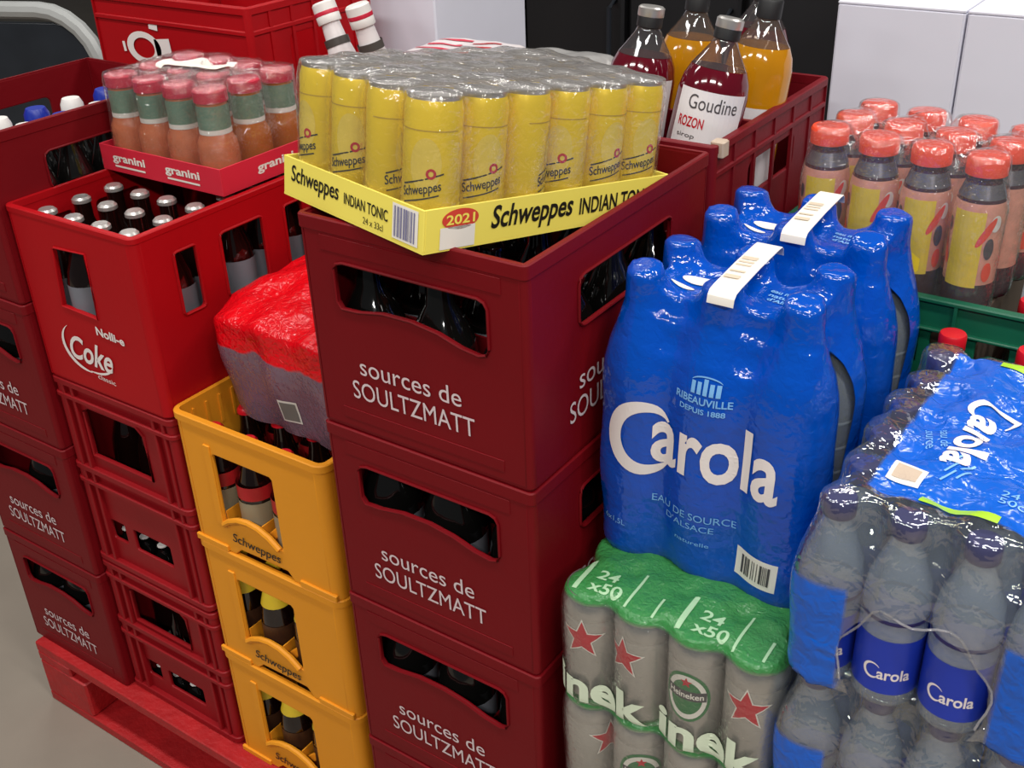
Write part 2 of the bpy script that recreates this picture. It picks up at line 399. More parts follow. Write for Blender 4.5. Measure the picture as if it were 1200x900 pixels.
# ------------------------------------------------------------------ shrink film: smooth union of bottle shapes, meshed by surface nets
def surface_nets(val, o, h):
    nx, ny, nz = val.shape; ins = val < 0
    acc = np.zeros((nx-1, ny-1, nz-1, 3)); cnt = np.zeros((nx-1, ny-1, nz-1))
    base = np.stack(np.meshgrid(np.arange(nx-1), np.arange(ny-1), np.arange(nz-1), indexing='ij'), -1).astype(float)
    C = [(i, j, k) for i in (0, 1) for j in (0, 1) for k in (0, 1)]
    sl = lambda c: val[c[0]:nx-1+c[0], c[1]:ny-1+c[1], c[2]:nz-1+c[2]]
    for a in C:
        for ax in range(3):
            if a[ax]: continue
            b = list(a); b[ax] = 1; va, vb = sl(a), sl(b); cr = (va < 0) != (vb < 0)
            t = np.where(cr, va/np.where(cr, va-vb, 1), 0)
            p = base+np.array(a, float); p = p.copy(); p[..., ax] += t
            acc += p*cr[..., None]; cnt += cr
    act = cnt > 0; idx = -np.ones(act.shape, int); idx[act] = np.arange(act.sum())
    V = acc[act]/cnt[act][:, None]*h+np.array(o)
    F = []
    for ax in range(3):
        b1, b2 = [(1, 2), (2, 0), (0, 1)][ax]
        s0 = [slice(1, -1)]*3; s0[ax] = slice(0, -1); s1 = [slice(1, -1)]*3; s1[ax] = slice(1, None)
        A = ins[tuple(s0)]; B = ins[tuple(s1)]; ch = np.argwhere(A != B)
        if not len(ch): continue
        off = np.array([1, 1, 1]); off[ax] = 0; g = ch+off
        e1 = np.zeros(3, int); e1[b1] = 1; e2 = np.zeros(3, int); e2[b2] = 1
        q = np.stack([idx[tuple((g-e1-e2).T)], idx[tuple((g-e2).T)], idx[tuple(g.T)], idx[tuple((g-e1).T)]], 1)
        fl = ~A[tuple(ch.T)]; q[fl] = q[fl][:, ::-1]; F.append(q)
    return V, np.concatenate(F)
def film_mesh(name, m, centers, prof, H, h=.006, k=.012, pad=.0015, fills=(), keep=None, noise=.0, smooth=2):
    c = np.array(centers); R = max(r for r, z in prof)+pad
    lo = np.array([c[:, 0].min()-R-3*h, c[:, 1].min()-R-3*h, -3*h]); hi = np.array([c[:, 0].max()+R+3*h, c[:, 1].max()+R+3*h, H+pad+4*h])
    n = np.ceil((hi-lo)/h).astype(int)+1
    X, Y, Z = np.meshgrid(*[lo[i]+h*np.arange(n[i]) for i in range(3)], indexing='ij')
    zz = [z for r, z in prof]; rr = [r for r, z in prof]
    rz = np.interp(Z, zz, rr)+pad; acc = np.zeros(X.shape)
    for cx, cy in c:
        d = np.hypot(X-cx, Y-cy)-rz; d = np.maximum(np.maximum(d, Z-H-pad), -Z); acc += np.exp(-np.clip(d/k, -40, 60))
    for x0, x1, y0, y1, z0, z1 in fills:
        d = np.maximum.reduce([x0-X, X-x1, y0-Y, Y-y1, z0-Z, Z-z1]); acc += np.exp(-np.clip(d/k, -40, 60))
    val = -k*np.log(np.maximum(acc, 1e-30))
    val = np.maximum(val, -Z)
    if noise:
        rs = np.random.RandomState(3)
        for _ in range(6):
            w_ = rs.normal(size=3)*38; val += noise*np.sin(w_[0]*X+w_[1]*Y+w_[2]*Z+rs.rand()*6)/3
    V, F = surface_nets(val, lo, h)
    if keep is not None:
        cen = V[F].mean(1); F = F[keep(cen)]
    me = bpy.data.meshes.new(name); me.from_pydata(V.tolist(), [], F.tolist()); me.update()
    bm = bmesh.new(); bm.from_mesh(me)
    for _ in range(smooth): bmesh.ops.smooth_vert(bm, verts=bm.verts, factor=.5, use_axis_x=True, use_axis_y=True, use_axis_z=True)
    bad = [v for v in bm.verts if not v.link_faces]; bmesh.ops.delete(bm, geom=bad, context='VERTS')
    bm.to_mesh(me); bm.free()
    me.materials.append(m); me.polygons.foreach_set('use_smooth', [True]*len(me.polygons))
    return me
def bvh_of(me):
    return BVHTree.FromPolygons([v.co for v in me.vertices], [tuple(p.vertices) for p in me.polygons])

# ------------------------------------------------------------------ the setting
g = G().box(-9, 7, -3, 9, -.1, 0); struct('floor', g.mesh('floor', M_CONC))
g = G().box(-9, 7, 6.2, 6.4, 0, 4); struct('wall_back', g.mesh('wall_back', M_WALL))

def pallet(name, label, m, x0, x1, y0, y1, hgt=.15):
    t = thing(name, label, 'pallet', ((x0+x1)/2, (y0+y1)/2, 0)); X = (x1-x0)/2; Y = (y1-y0)/2
    n = 7; wd = 2*Y/(n+.6)                       # deck boards run along x
    for i in range(n):
        y = -Y+i*(2*Y-wd)/(n-1); part('deck_board', G().box(-X, X, y, y+wd, hgt-.022, hgt, c=.003), m, t)
    for i in range(3):
        x = -X+i*(2*X-.1)/2; part('stringer_board', G().box(x, x+.1, -Y, Y, hgt-.044, hgt-.0225, c=.003), m, t)
    for j in range(3):
        y = -Y+j*(2*Y-.1)/2
        for i in range(3):
            x = -X+i*(2*X-.14)/2; part('block', G().box(x, x+.14, y, y+.1, .0225, hgt-.0445, c=.004), m, t)
        part('bottom_board', G().box(-X, X, y, y+.1, 0, .022, c=.003), m, t)
    return t
pallet('pallet', 'red painted wooden pallet under the stacked maroon and yellow crates', M_PALLET, -.893, .305, .005, .82)
pallet('pallet', 'bare wooden pallet under the can and water packs', M_WOOD, .312, 1.1, -.02, .9)

# ------------------------------------------------------------------ bottles and cans (prototypes are made once, copied later)
def prof_interp(p): return p
PB1 = [(.030, 0), (.038, .004), (.039, .02), (.039, .13), (.036, .15), (.024, .18), (.016, .2), (.0135, .235)]
PB2 = [(.024, 0), (.0285, .004), (.029, .02), (.029, .142), (.026, .158), (.017, .18), (.0125, .198), (.0125, .222)]
CROWN = lambda r, z, h=.007: [(r*.9, z-.001), (r, z), (r*.98, z+h*.6), (r*.75, z+h)]
ME = {}
def bottle_meshes(key, prof, gm, capprof, cm, lab=None, n=20):
    if key in ME: return ME[key]
    d = {'body': G().lathe(prof, n).mesh('bottle_body', gm, ang=60), 'cap': G().lathe(capprof, n).mesh('cap', cm, ang=40)}
    if lab:
        r, z0, z1, lm = lab; d['label'] = G().lathe([(r, z0), (r, z1)], n, cap=False).mesh('label', lm)
    ME[key] = d; return d
def bottle(name, meshes, label, loc, rot=(0, 0, 0), group=None, cat='bottle', scale=None):
    t = thing(name, label, cat, loc, rot, group)
    if scale: t.scale = scale
    for k, me in meshes.items(): link(k if k != 'body' else 'bottle_body', me, t)
    return t
B_WATER = bottle_meshes('water', PB1, M_GLASSDK, CROWN(.0155, .232, .012), M_BLUECAP, (.0395, .05, .12, M_GREYLAB))
B_WATER['cap'] = G().lathe(CROWN(.0245, .222, .023), 20).mesh('cap', M_BLUECAP)
B_WATERW = dict(B_WATER); B_WATERW['cap'] = G().lathe(CROWN(.0225, .222, .023), 20).mesh('cap', M_WHITECAP)
B_WATERD = dict(B_WATER); B_WATERD['cap'] = G().lathe(CROWN(.0155, .232, .012), 20).mesh('cap', M_GLASSDK)
B_COKE = bottle_meshes('coke', PB2, M_COLA, CROWN(.0142, .219), M_SILVERCAP, (.0296, .092, .140, M_GREYLAB))
B_PLAIN = {k: v for k, v in B_COKE.items() if k != 'label'}
PB3 = [(.022, 0), (.027, .004), (.0275, .02), (.0275, .075), (.024, .095), (.0145, .125), (.0125, .14), (.0125, .152)]
B_SMALLW = bottle_meshes('smallw', PB3, M_GLASSDK, CROWN(.0142, .15, .008), M_WHITECAP)
B_TONIC = bottle_meshes('tonic', [(.022, 0), (.0265, .004), (.027, .02), (.027, .095), (.024, .115), (.0145, .15), (.0125, .165), (.0125, .182)], M_COLA,
                        CROWN(.0145, .178, .009), mat('yellow_cap', (226, 190, 40), .4), (.0276, .03, .085, mat('brown_label', (66, 40, 26), .4)))
B_TONIC['neck_label'] = G().lathe([(.0240, .118), (.0160, .148)], 20, cap=False).mesh('neck_label', M_YELLAB)
B_REDLAB = bottle_meshes('redlab', [(.022, 0), (.0265, .004), (.027, .02), (.027, .095), (.024, .115), (.0145, .15), (.0125, .165), (.0125, .182)], M_COLA,
                         CROWN(.0145, .178, .009), M_REDCAP, (.0276, .095, .118, M_REDLAB))
B_REDLAB['front_label'] = G().lathe([(.0278, .025), (.0278, .09)], 20, cap=False).mesh('front_label', mat('khaki_label', (150, 138, 112), .4))

# ------------------------------------------------------------------ maroon crates with rounded hand opening and two lines of lettering
CW, CD, CH = .298, .396, .2622
def maroon_crate_mesh(m):
    H = CH-.0012; th = .006; r = .007; g_ = G()
    hole = [(.052, .158), (.075, .159), (.11, .1655), (.15, .166), (.185, .161), (.215, .152), (.238, .149), (.247, .152), (.251, .16), (.251, .204), (.247, .211), (.239, .214), (.06, .214), (.05, .211), (.046, .204), (.046, .166)]
    front = [(r, .004), (CW-r, .004), (CW-r, H-.002), (r, H-.002)]
    v, f = plate(front, [hole], th); g_.add(v, f, wall_front(0)); g_.add(v, f, wall_front(CD-th))
    hs = rrect(.095, CD-.095, .155, .214, .012)
    v, f = plate([(r, .004), (CD-r, .004), (CD-r, H-.002), (r, H-.002)], [hs], th); g_.add(v, f, wall_side(0)); g_.add(v, f, wall_side(CW-th))
    g_.corners(CW, CD, r, th, .004, H-.002)
    g_.rring(-.0012, CW+.0012, -.0012, CD+.0012, H-.017, H, r, .0075)
    g_.rring(.001, CW-.001, .001, CD-.001, 0, .006, r, .008)
    g_.box(.004, CW-.004, .004, CD-.004, .004, .009)
    # rim of the hand openings and low relief bands
    g_.tube([(x, -.0008, z) for x, z in hole], .0018, 6, True)
    g_.tube([(CW+.0008, y, z) for y, z in hs], .0018, 6, True)
    g_.box(.03, CW-.03, -.0008, .001, .224, .242, c=.0004); g_.box(.035, CW-.035, -.0008, .001, .016, .030, c=.0004)
    # bottle dividers
    for i in (1, 2): g_.box(CW*i/3-.0015, CW*i/3+.0015, .006, CD-.006, .009, .11)
    for i in (1, 2, 3): g_.box(.006, CW-.006, CD*i/4-.0015, CD*i/4+.0015, .009, .11)
    return g_.mesh('crate_body', m)
ME['maroon'] = maroon_crate_mesh(M_MAROON)
T1 = text2d('sources de', .142, .0225); T2 = text2d('SOULTZMATT', .172, .0235)
T1s = text2d('sources de', .165, .025); T2s = text2d('SOULTZMATT', .2, .026)
def maroon_crate(label, loc, group=None, side=True, scale=None, front=True):
    t = thing('bottle_crate', label, 'crate', loc, group=group); cb = part('crate_body', ME['maroon'], None, t)
    if front:
        if 'mt' not in ME:
            ME['mt'] = [put(None, T1, M_GREYPRINT, (.069, -.0012, .080), (1, 0, 0), (0, 0, 1)).data, put(None, T2, M_GREYPRINT, (.055, -.0012, .047), (1, 0, 0), (0, 0, 1)).data,
                        put(None, T1s, M_GREYPRINT, (CW+.0012, .095, .081), (0, 1, 0), (0, 0, 1)).data, put(None, T2s, M_GREYPRINT, (CW+.0012, .075, .046), (0, 1, 0), (0, 0, 1)).data]
            for o in [o for o in bpy.data.objects if o.parent is None and o.name.startswith('lettering')]: bpy.data.objects.remove(o)
        for me in ME['mt'][:4 if side else 2]: link('lettering', me, cb)
    if scale: t.scale = scale
    return t
POS = ['bottom', 'second from bottom', 'third from bottom', 'topmost']
def fill_maroon(x0, y0, z0, spots, label, group, meshes=B_WATERD, sx=1, sz=1):
    for i, j in spots:
        bottle('water_bottle', meshes, label, (x0+sx*(.05+.0993*i), y0+.0495+.099*j, z0+.0095), (0, 0, random.uniform(0, 6)), group, scale=(1, 1, sz))
for k in range(4):
    maroon_crate(f'maroon crate with white lettering, {POS[k]} of the stack carrying the yellow can tray', (.001, .002, .15+CH*k), 'maroon crates in the front centre stack')
    sp = [(i, j) for i in range(3) for j in range(4)] if k == 3 else ([(0, 0), (1, 0), (2, 0), (2, 1)] if k else [])
    fill_maroon(.001, .002, .15+CH*k, sp, f'dark bottle inside the {POS[k]} maroon crate of the front centre stack', f'bottles in {POS[k]} centre crate', sz=.8 if k == 3 else 1)
LS = (.93, 1, .9865)
for k in range(4):
    z = .15+CH*.9865*k
    maroon_crate(f'maroon crate with white lettering, {POS[k]} of the leftmost stack', (-.634-CW*.93, .022, z), 'maroon crates in the leftmost stack', False, LS)
    if k < 3: fill_maroon(-.634-CW*.93, .022, z, [(1, 0), (2, 0)] if k else [(0, 0), (1, 0), (2, 0)], f'dark bottle inside the {POS[k]} maroon crate of the leftmost stack', f'bottles in {POS[k]} left crate', sx=.93)
# bottles standing in the open top crate of the leftmost stack: blue and white caps
zt = .15+CH*.9865*3
for j in range(6):
    for i in range(4):
        if i == 3 and j > 4: continue
        x = -.634-.277+.037+.0675*i; y = .022+.036+.0645*j
        if i == 2 or i == 3:
            blue = (j % 2 == 0)
            bottle('water_bottle', B_WATER if blue else B_WATERW, f'dark bottle with a {"blue" if blue else "white"} cap in the open top crate of the leftmost stack',
                   (x, y, zt+.0095), (0, 0, 0), f'{"blue" if blue else "white"} capped bottles in the left top crate', scale=(.8, .8, .965))

# ------------------------------------------------------------------ red cola crate over two ribbed crates
KX, KY, KW, KD = -.634, .035, .282, .398
def cola_crate():
    t = thing('bottle_crate', 'bright red cola crate with open square windows and white logo, under the juice pack', 'crate', (KX, KY, .8045)); g_ = G(); H = .2785; th = .007; r = .012
    hole = [(.088, .138), (.168, .135), (.172, .236), (.102, .232), (.098, .228)]
    v, f = plate([(r, .004), (KW-r, .004), (KW-r, H-.002), (r, H-.002)], [hole], th); g_.add(v, f, wall_front(0)); g_.add(v, f, wall_front(KD-th))
    h1 = rrect(.062, .102, .143, .238, .006); h2 = rrect(.146, .230, .138, .238, .008); h3 = rrect(.274, .314, .143, .238, .006)
    v, f = plate([(r, .004), (KD-r, .004), (KD-r, H-.002), (r, H-.002)], [h1, h2, h3], th); g_.add(v, f, wall_side(0)); g_.add(v, f, wall_side(KW-th))
    g_.corners(KW, KD, r, th, .004, H-.002)
    g_.rring(-.001, KW+.001, -.001, KD+.001, H-.010, H, r, .009); g_.rring(.002, KW-.002, .002, KD-.002, 0, .012, r, .01)
    g_.box(.005, KW-.005, .005, KD-.005, .004, .010)
    for hs in (h1, h2, h3): g_.tube([(KW+.0005, y, z) for y, z in hs], .0022, 6, True)
    g_.tube([(x, -.0005, z) for x, z in hole], .002, 6, True)
    part('crate_body', g_, M_RED, t)
    # logo: script word with swoosh and a small line above
    put(t, text2d('Coke', .098, .042, shear=.35, bold=.02), M_WHITE, (.080, -.0016, .052), (1, 0, -.06), (.06, 0, 1))
    put(t, arc2d(0, 0, .052, PI*.72, PI*1.52, .004, .011, ey=.75), M_WHITE, (.120, -.0018, .076), (1, 0, 0), (0, 0, 1), 'swoosh')
    put(t, arc2d(0, 0, .05, PI*1.45, PI*1.95, .009, .003, ey=.55), M_WHITE, (.128, -.0018, .066), (1, 0, 0), (0, 0, 1), 'swoosh')
    put(t, text2d('Nolli-e', .062, .014, bold=.03), M_WHITE, (.157, -.0016, .108), (1, 0, -.05), (.05, 0, 1))
    put(t, text2d('classic', .040, .008), M_WHITE, (.135, -.0016, .030), (1, 0, -.05), (.05, 0, 1))
cola_crate()
for i in range(4):
    for j in range(6):
        if j > 2 and i < 3: continue
        lb = f'silver capped cola bottle, {["leftmost", "second from left", "third from left", "rightmost"][i]} of the {["front", "second", "third"][j]} row in the red crate' if j < 3 else 'dark cola bottle at the rear right of the red crate behind its side windows'
        bottle('cola_bottle', B_COKE, lb, (KX+.052+.0605*i, KY+.034+.0585*j, .8145), (0, 0, random.uniform(0, 6)), 'cola bottles in the red crate', scale=(1, 1, 1.152))
def ribbed_crate(label, z0, H, mid, win, slots):
    t = thing('bottle_crate', label, 'crate', (KX, KY, z0), group='ribbed red crates under the cola crate'); g_ = G(); th = .006; r = .012; i0 = .009
    wn = [(win[0], win[2]), (win[1], win[2]), (win[1], win[3]-.012), (win[1]-.014, win[3]), (win[0]+.014, win[3]), (win[0], win[3]-.012)]
    holes = [wn]+[rrect(a, b, c, d, .004) for a, b, c, d in slots]
    v, f = plate([(i0, .004), (KW-i0, .004), (KW-i0, H-.004), (i0, H-.004)], holes, th); g_.add(v, f, wall_front(i0)); g_.add(v, f, wall_front(KD-th-i0))
    v, f = plate([(i0, .004), (KD-i0, .004), (KD-i0, H-.004), (i0, H-.004)], [rrect(.1, .3, win[2], win[3], .01)], th); g_.add(v, f, wall_side(i0)); g_.add(v, f, wall_side(KW-th-i0))
    for z, a in ((H-.012, .012), (H-.036, .009), (mid, .012), (mid-.026, .009), (.004, .012)): g_.rring(0, KW, 0, KD, z-.0005, z+a-.001, r, .012)
    for x in (.022, .044, KW-.048, KW-.026): g_.box(x, x+.006, .001, i0+.002, .006, H-.004, c=.001)
    for y in (.03, .1, .2, .3, .36): g_.box(KW-i0-.002, KW-.001, y, y+.006, .006, H-.004, c=.001)
    for cx in (i0+.004, KW-i0-.004):
        for cy in (i0+.004, KD-i0-.004): g_.lathe([(.010, .004), (.010, H-.004)], 14, Matrix.Translation((cx, cy, 0)))
    g_.box(.012, KW-.012, .012, KD-.012, .004, .009)
    g_.tube([(x, i0-.0005, z) for x, z in wn], .003, 6, True)
    part('crate_body', g_, M_RIB, t, ang=40)
HB, HA = .292, .3615
ribbed_crate('dark red ribbed crate directly under the bright red cola crate', .4425, HA, .190, (.056, .198, .225, .318), [(.050, .086, .058, .096), (.108, .198, .055, .096)])
ribbed_crate('dark red ribbed crate at the bottom of the cola crate stack, on the red pallet', .15, HB, .155, (.056, .198, .175, .252), [(.050, .086, .045, .08), (.108, .198, .042, .08)])
for z0, lev, hh in ((.4425, 'upper', 1.9), (.15, 'lower', 1.5)):
    for i in range(4):
        bottle('small_bottle', B_SMALLW, f'small dark bottle with white cap low in the {lev} ribbed red crate', (KX+.052+.045*i, KY+.034, z0+.0095), (0, 0, i), f'white capped bottles in {lev} ribbed crate', scale=(.62, .62, .35 if lev == 'upper' else .25))
    for i in range(4):
        for yy in (.082, .146):
            bottle('cola_bottle', B_PLAIN, f'tall dark bottle behind the window of the {lev} ribbed red crate', (KX+.045+.064*i, KY+yy, z0+.0095), (0, 0, i), f'tall bottles in {lev} ribbed crate', scale=(1, 1, 1.35 if lev == 'upper' else 1.1))

# ------------------------------------------------------------------ yellow crates
YX, YY, YW, YD, YH = -.3475, .038, .292, .396, .2257
def yellow_mesh():
    g_ = G(); H = YH-.0012; th = .006; r = .016
    hole = [(.072, .050), (.085, .060), (.105, .069), (.125, .072), (.145, .070), (.165, .062), (.184, .048), (.190, .048), (.190, .168), (.186, .172), (.076, .172), (.072, .168)]
    low = [(r, .0), (.085, .0), (.098, .012), (.165, .014), (.192, .014), (.205, .0), (YW-r, .0)]
    top = [(YW-r, H-.002), (r, H-.002)]
    v, f = plate(low+top, [hole], th); g_.add(v, f, wall_front(0)); g_.add(v, f, wall_front(YD-th))
    v, f = plate([(r, 0), (YD-r, 0), (YD-r, H-.002), (r, H-.002)], [rrect(.12, .28, .06, .17, .012)], th); g_.add(v, f, wall_side(0)); g_.add(v, f, wall_side(YW-th))
    g_.corners(YW, YD, r, th, 0, H-.002, 8)
    g_.rring(-.003, YW+.003, -.003, YD+.003, H-.013, H, r+.003, .009, 6)
    for x0, x1 in ((.0, .075), (.215, YW)): g_.box(x0+.004, x1-.004, -.0035, .002, .0, .010, c=.001)
    # raised frame beside the opening and the arch under it, second skin inside
    g_.box(.058, .071, -.0025, .001, .05, .185, c=.001)
    g_.tube([(x, -.001, z) for x, z in hole[:7]], .005, 8)
    g_.box(.01, YW-.01, .01, YD-.01, .002, .007)
    for i in range(1, 4): g_.box(YW*i/4-.001, YW*i/4+.001, .006, YD-.006, .007, .07)
    for i in range(1, 6): g_.box(.006, YW-.006, YD*i/6-.001, YD*i/6+.001, .007, .07)
    for i in range(14): g_.box(.006, .0085, .03+.025*i, .034+.025*i, H-.06, H-.014)
    # slanting brace behind the opening
    g_.add(*plate([(.150, .055), (.188, .092), (.190, .080), (.165, .050)], [], .006), wall_front(.012))
    return g_.mesh('crate_body', M_YEL)
ME['yel'] = yellow_mesh()
TS = text2d('Schweppes', .098, .021, shear=.2, bold=.01)
for k in range(3):
    lab = ['bottom', 'middle', 'topmost'][k]
    t = thing('bottle_crate', f'yellow crate with arched hand opening, {lab} of the yellow stack', 'crate', (YX, YY, .15+YH*k), group='yellow crates'); part('crate_body', ME['yel'], None, t)
    put(t, TS, M_BLACK, (.086, -.0022, .021), (1, 0, -.02), (.02, 0, 1))
    for i in range(4):
        for j in range(3 if k == 2 else 1):
            b = (B_REDLAB if k == 2 else B_TONIC)
            what = 'bottle with red neck band and khaki label in the topmost yellow crate' if k == 2 else f'brown bottle with yellow neck in the {lab} yellow crate'
            if k == 2 and j == 0: what = f'red banded bottle, {["leftmost", "second from left", "third from left", "rightmost"][i]} in the topmost yellow crate front row'
            bottle('soda_bottle', b, what, (YX+.040+.0705*i, YY+.037+.0645*j, .15+YH*k+.0075), (0, 0, random.uniform(-.4, .4)), f'bottles in the {lab} yellow crate', scale=(1, 1, .98))

# red-topped shrink pack lying on the bottles of the top yellow crate
def red_pack():
    t = thing('shrink_pack', 'shrink wrapped pack with glossy red top sunk into the top yellow crate', 'drink pack', (-.175, .225, .812), (.14, -.06, -.10))
    cs = [(-.108+.054*i, -.081+.054*j) for i in range(5) for j in range(4)]
    prof = [(.026, 0), (.027, .09), (.024, .115), (.018, .135), (.016, .15)]
    def pr(nt, tc):
        sp = nt.nodes.new('ShaderNodeSeparateXYZ'); nt.links.new(tc.outputs['Object'], sp.inputs[0])
        n = nt.nodes.new('ShaderNodeTexNoise'); n.inputs['Scale'].default_value = 22; nt.links.new(tc.outputs['Object'], n.inputs['Vector'])
        z = _math(nt, 'MULTIPLY_ADD', n.outputs['Fac'], .03, sp.outputs[2]); return _step(nt, z, .134, .1375), (222, 8, 22), .2
    m = clear('violet_grey_film', (.50, .40, .46), .6, .5, (.36, .21, .29), .08, .7, 26, pr)
    me = film_mesh('film', m, cs, prof, .15, h=.007, k=.016, fills=[(-.115, .115, -.09, .09, .02, .146)], noise=.003, keep=lambda c: c[:, 2] > .004)
    fo = part('film', me, None, t); bv = bvh_of(me)
    project(fo, rect2d(.034, .036, 3, 3), M_PAPER, (.004, -.15, .030), (1, 0, 0), (0, 0, 1), bv, .001, 'sticker')
    project(fo, rect2d(.028, .030, 3, 3), mat('grey_sticker', (120, 116, 110), .4), (.007, -.15, .033), (1, 0, 0), (0, 0, 1), bv, .0016, 'sticker')
    bm_ = bottle_meshes('pk', [(.02, 0), (.025, .004), (.0255, .09), (.022, .115), (.014, .135)], M_COLA, CROWN(.0148, .134, .012), M_REDCAP, (.0258, .02, .08, M_REDLAB))
    Mx = Matrix.Translation((-.175, .225, .812)) @ (Matrix.Rotation(-.10, 4, 'Z') @ Matrix.Rotation(-.06, 4, 'Y') @ Matrix.Rotation(.14, 4, 'X'))
    for i in range(5):
        for j in (0,):
            p = Mx @ Vector((-.108+.054*i, -.081+.054*j, .002))
            bottle('soda_bottle', bm_, 'dark bottle with red cap and red label inside the red topped shrink pack', p, (.14, -.06, -.10), 'bottles of the red topped pack')
red_pack()

# ------------------------------------------------------------------ juice pack on a red card tray, standing on the cola crate
def card_tray(t, w_, d_, h_, m, th=.002, flare=0):
    g_ = G(); g_.box(0, w_, 0, d_, 0, th); part('tray_base', g_, m, t)
    for nm, b in (('tray_wall', (0, w_, 0, th)), ('tray_wall', (0, w_, d_-th, d_)), ('tray_wall', (0, th, th, d_-th)), ('tray_wall', (w_-th, w_, th, d_-th))):
        part(nm, G().box(b[0], b[1], b[2], b[3], th*.9, h_, c=.0006), m, t)
def granini():
    W_, D_ = .268, .205; X0, Y0, Z0 = -.633, .212, 1.0845
    t = thing('drink_tray', 'pink red card tray with clear film around small orange juice bottles', 'tray', (X0, Y0, Z0)); card_tray(t, W_, D_, .04, M_TRAYR)
    for x in (.028, .148):
        put(t, text2d('granini', .075, .016, bold=.03), M_PAPER, (x, -.0006, .013), (1, 0, 0), (0, 0, 1))
        put(t, rect2d(.07, .003), M_PAPER, (x+.003, -.0006, .008), (1, 0, 0), (0, 0, 1), 'stripe')
    put(t, text2d('granini', .075, .016, bold=.03), M_PAPER, (W_+.0006, .07, .012), (0, 1, 0), (0, 0, 1))
    prof = [(.026, 0), (.0295, .004), (.030, .02), (.030, .055), (.0285, .066), (.0225, .078), (.0225, .085), (.0225, .118), (.021, .124)]
    mb = bottle_meshes('gran', prof, M_JUICE, [(.022, .122), (.0245, .123), (.0245, .138), (.022, .1405), (.004, .141)], M_PINKCAP, (.0232, .082, .119, M_GREENLAB), 24)
    mb['neck_band'] = G().lathe([(.0234, .078), (.0234, .085)], 24, cap=False).mesh('neck_band', M_PAPER)
    ma = dict(mb); ma['body'] = G().lathe(prof, 24).mesh('bottle_body', M_AMBER, ang=60)
    cs = []
    for i in range(4):
        for j in range(3):
            x = .037+.0645*i; y = .037+.0655*j; cs.append((x, y))
            amber = (i == 3 and j > 0)
            bottle('juice_bottle', ma if amber else mb, (f'small amber juice bottle, {["", "middle", "rear"][j]} one on the right side of the red tray' if amber else f'small orange juice bottle, {["leftmost", "second from left", "third from left", "rightmost"][i]} of the {["front", "middle", "rear"][j]} row of red tray'),
                   (X0+x, Y0+y, Z0+.0025), (0, 0, random.uniform(0, 6)), 'amber juice bottles in red tray' if amber else 'orange juice bottles in red tray')
    fp = [(.0295, 0), (.0305, .055), (.029, .07), (.0265, .085), (.0255, .145)]
    me = film_mesh('film', M_FILM, cs, fp, .1455, h=.007, k=.009, fills=[(.04, .23, .04, .165, .03, .118)], noise=.001, keep=lambda c: c[:, 2] > .012)
    fo = part('film', me, None, t); bv = bvh_of(me)
    project(fo, shift(rect2d(.12, .05, 8, 4), 0, 0), M_PAPER, (.06, .085, .1), (1, .12, 0), (-.12, 1, 0), bv, .0008, 'paper_strip')
granini()

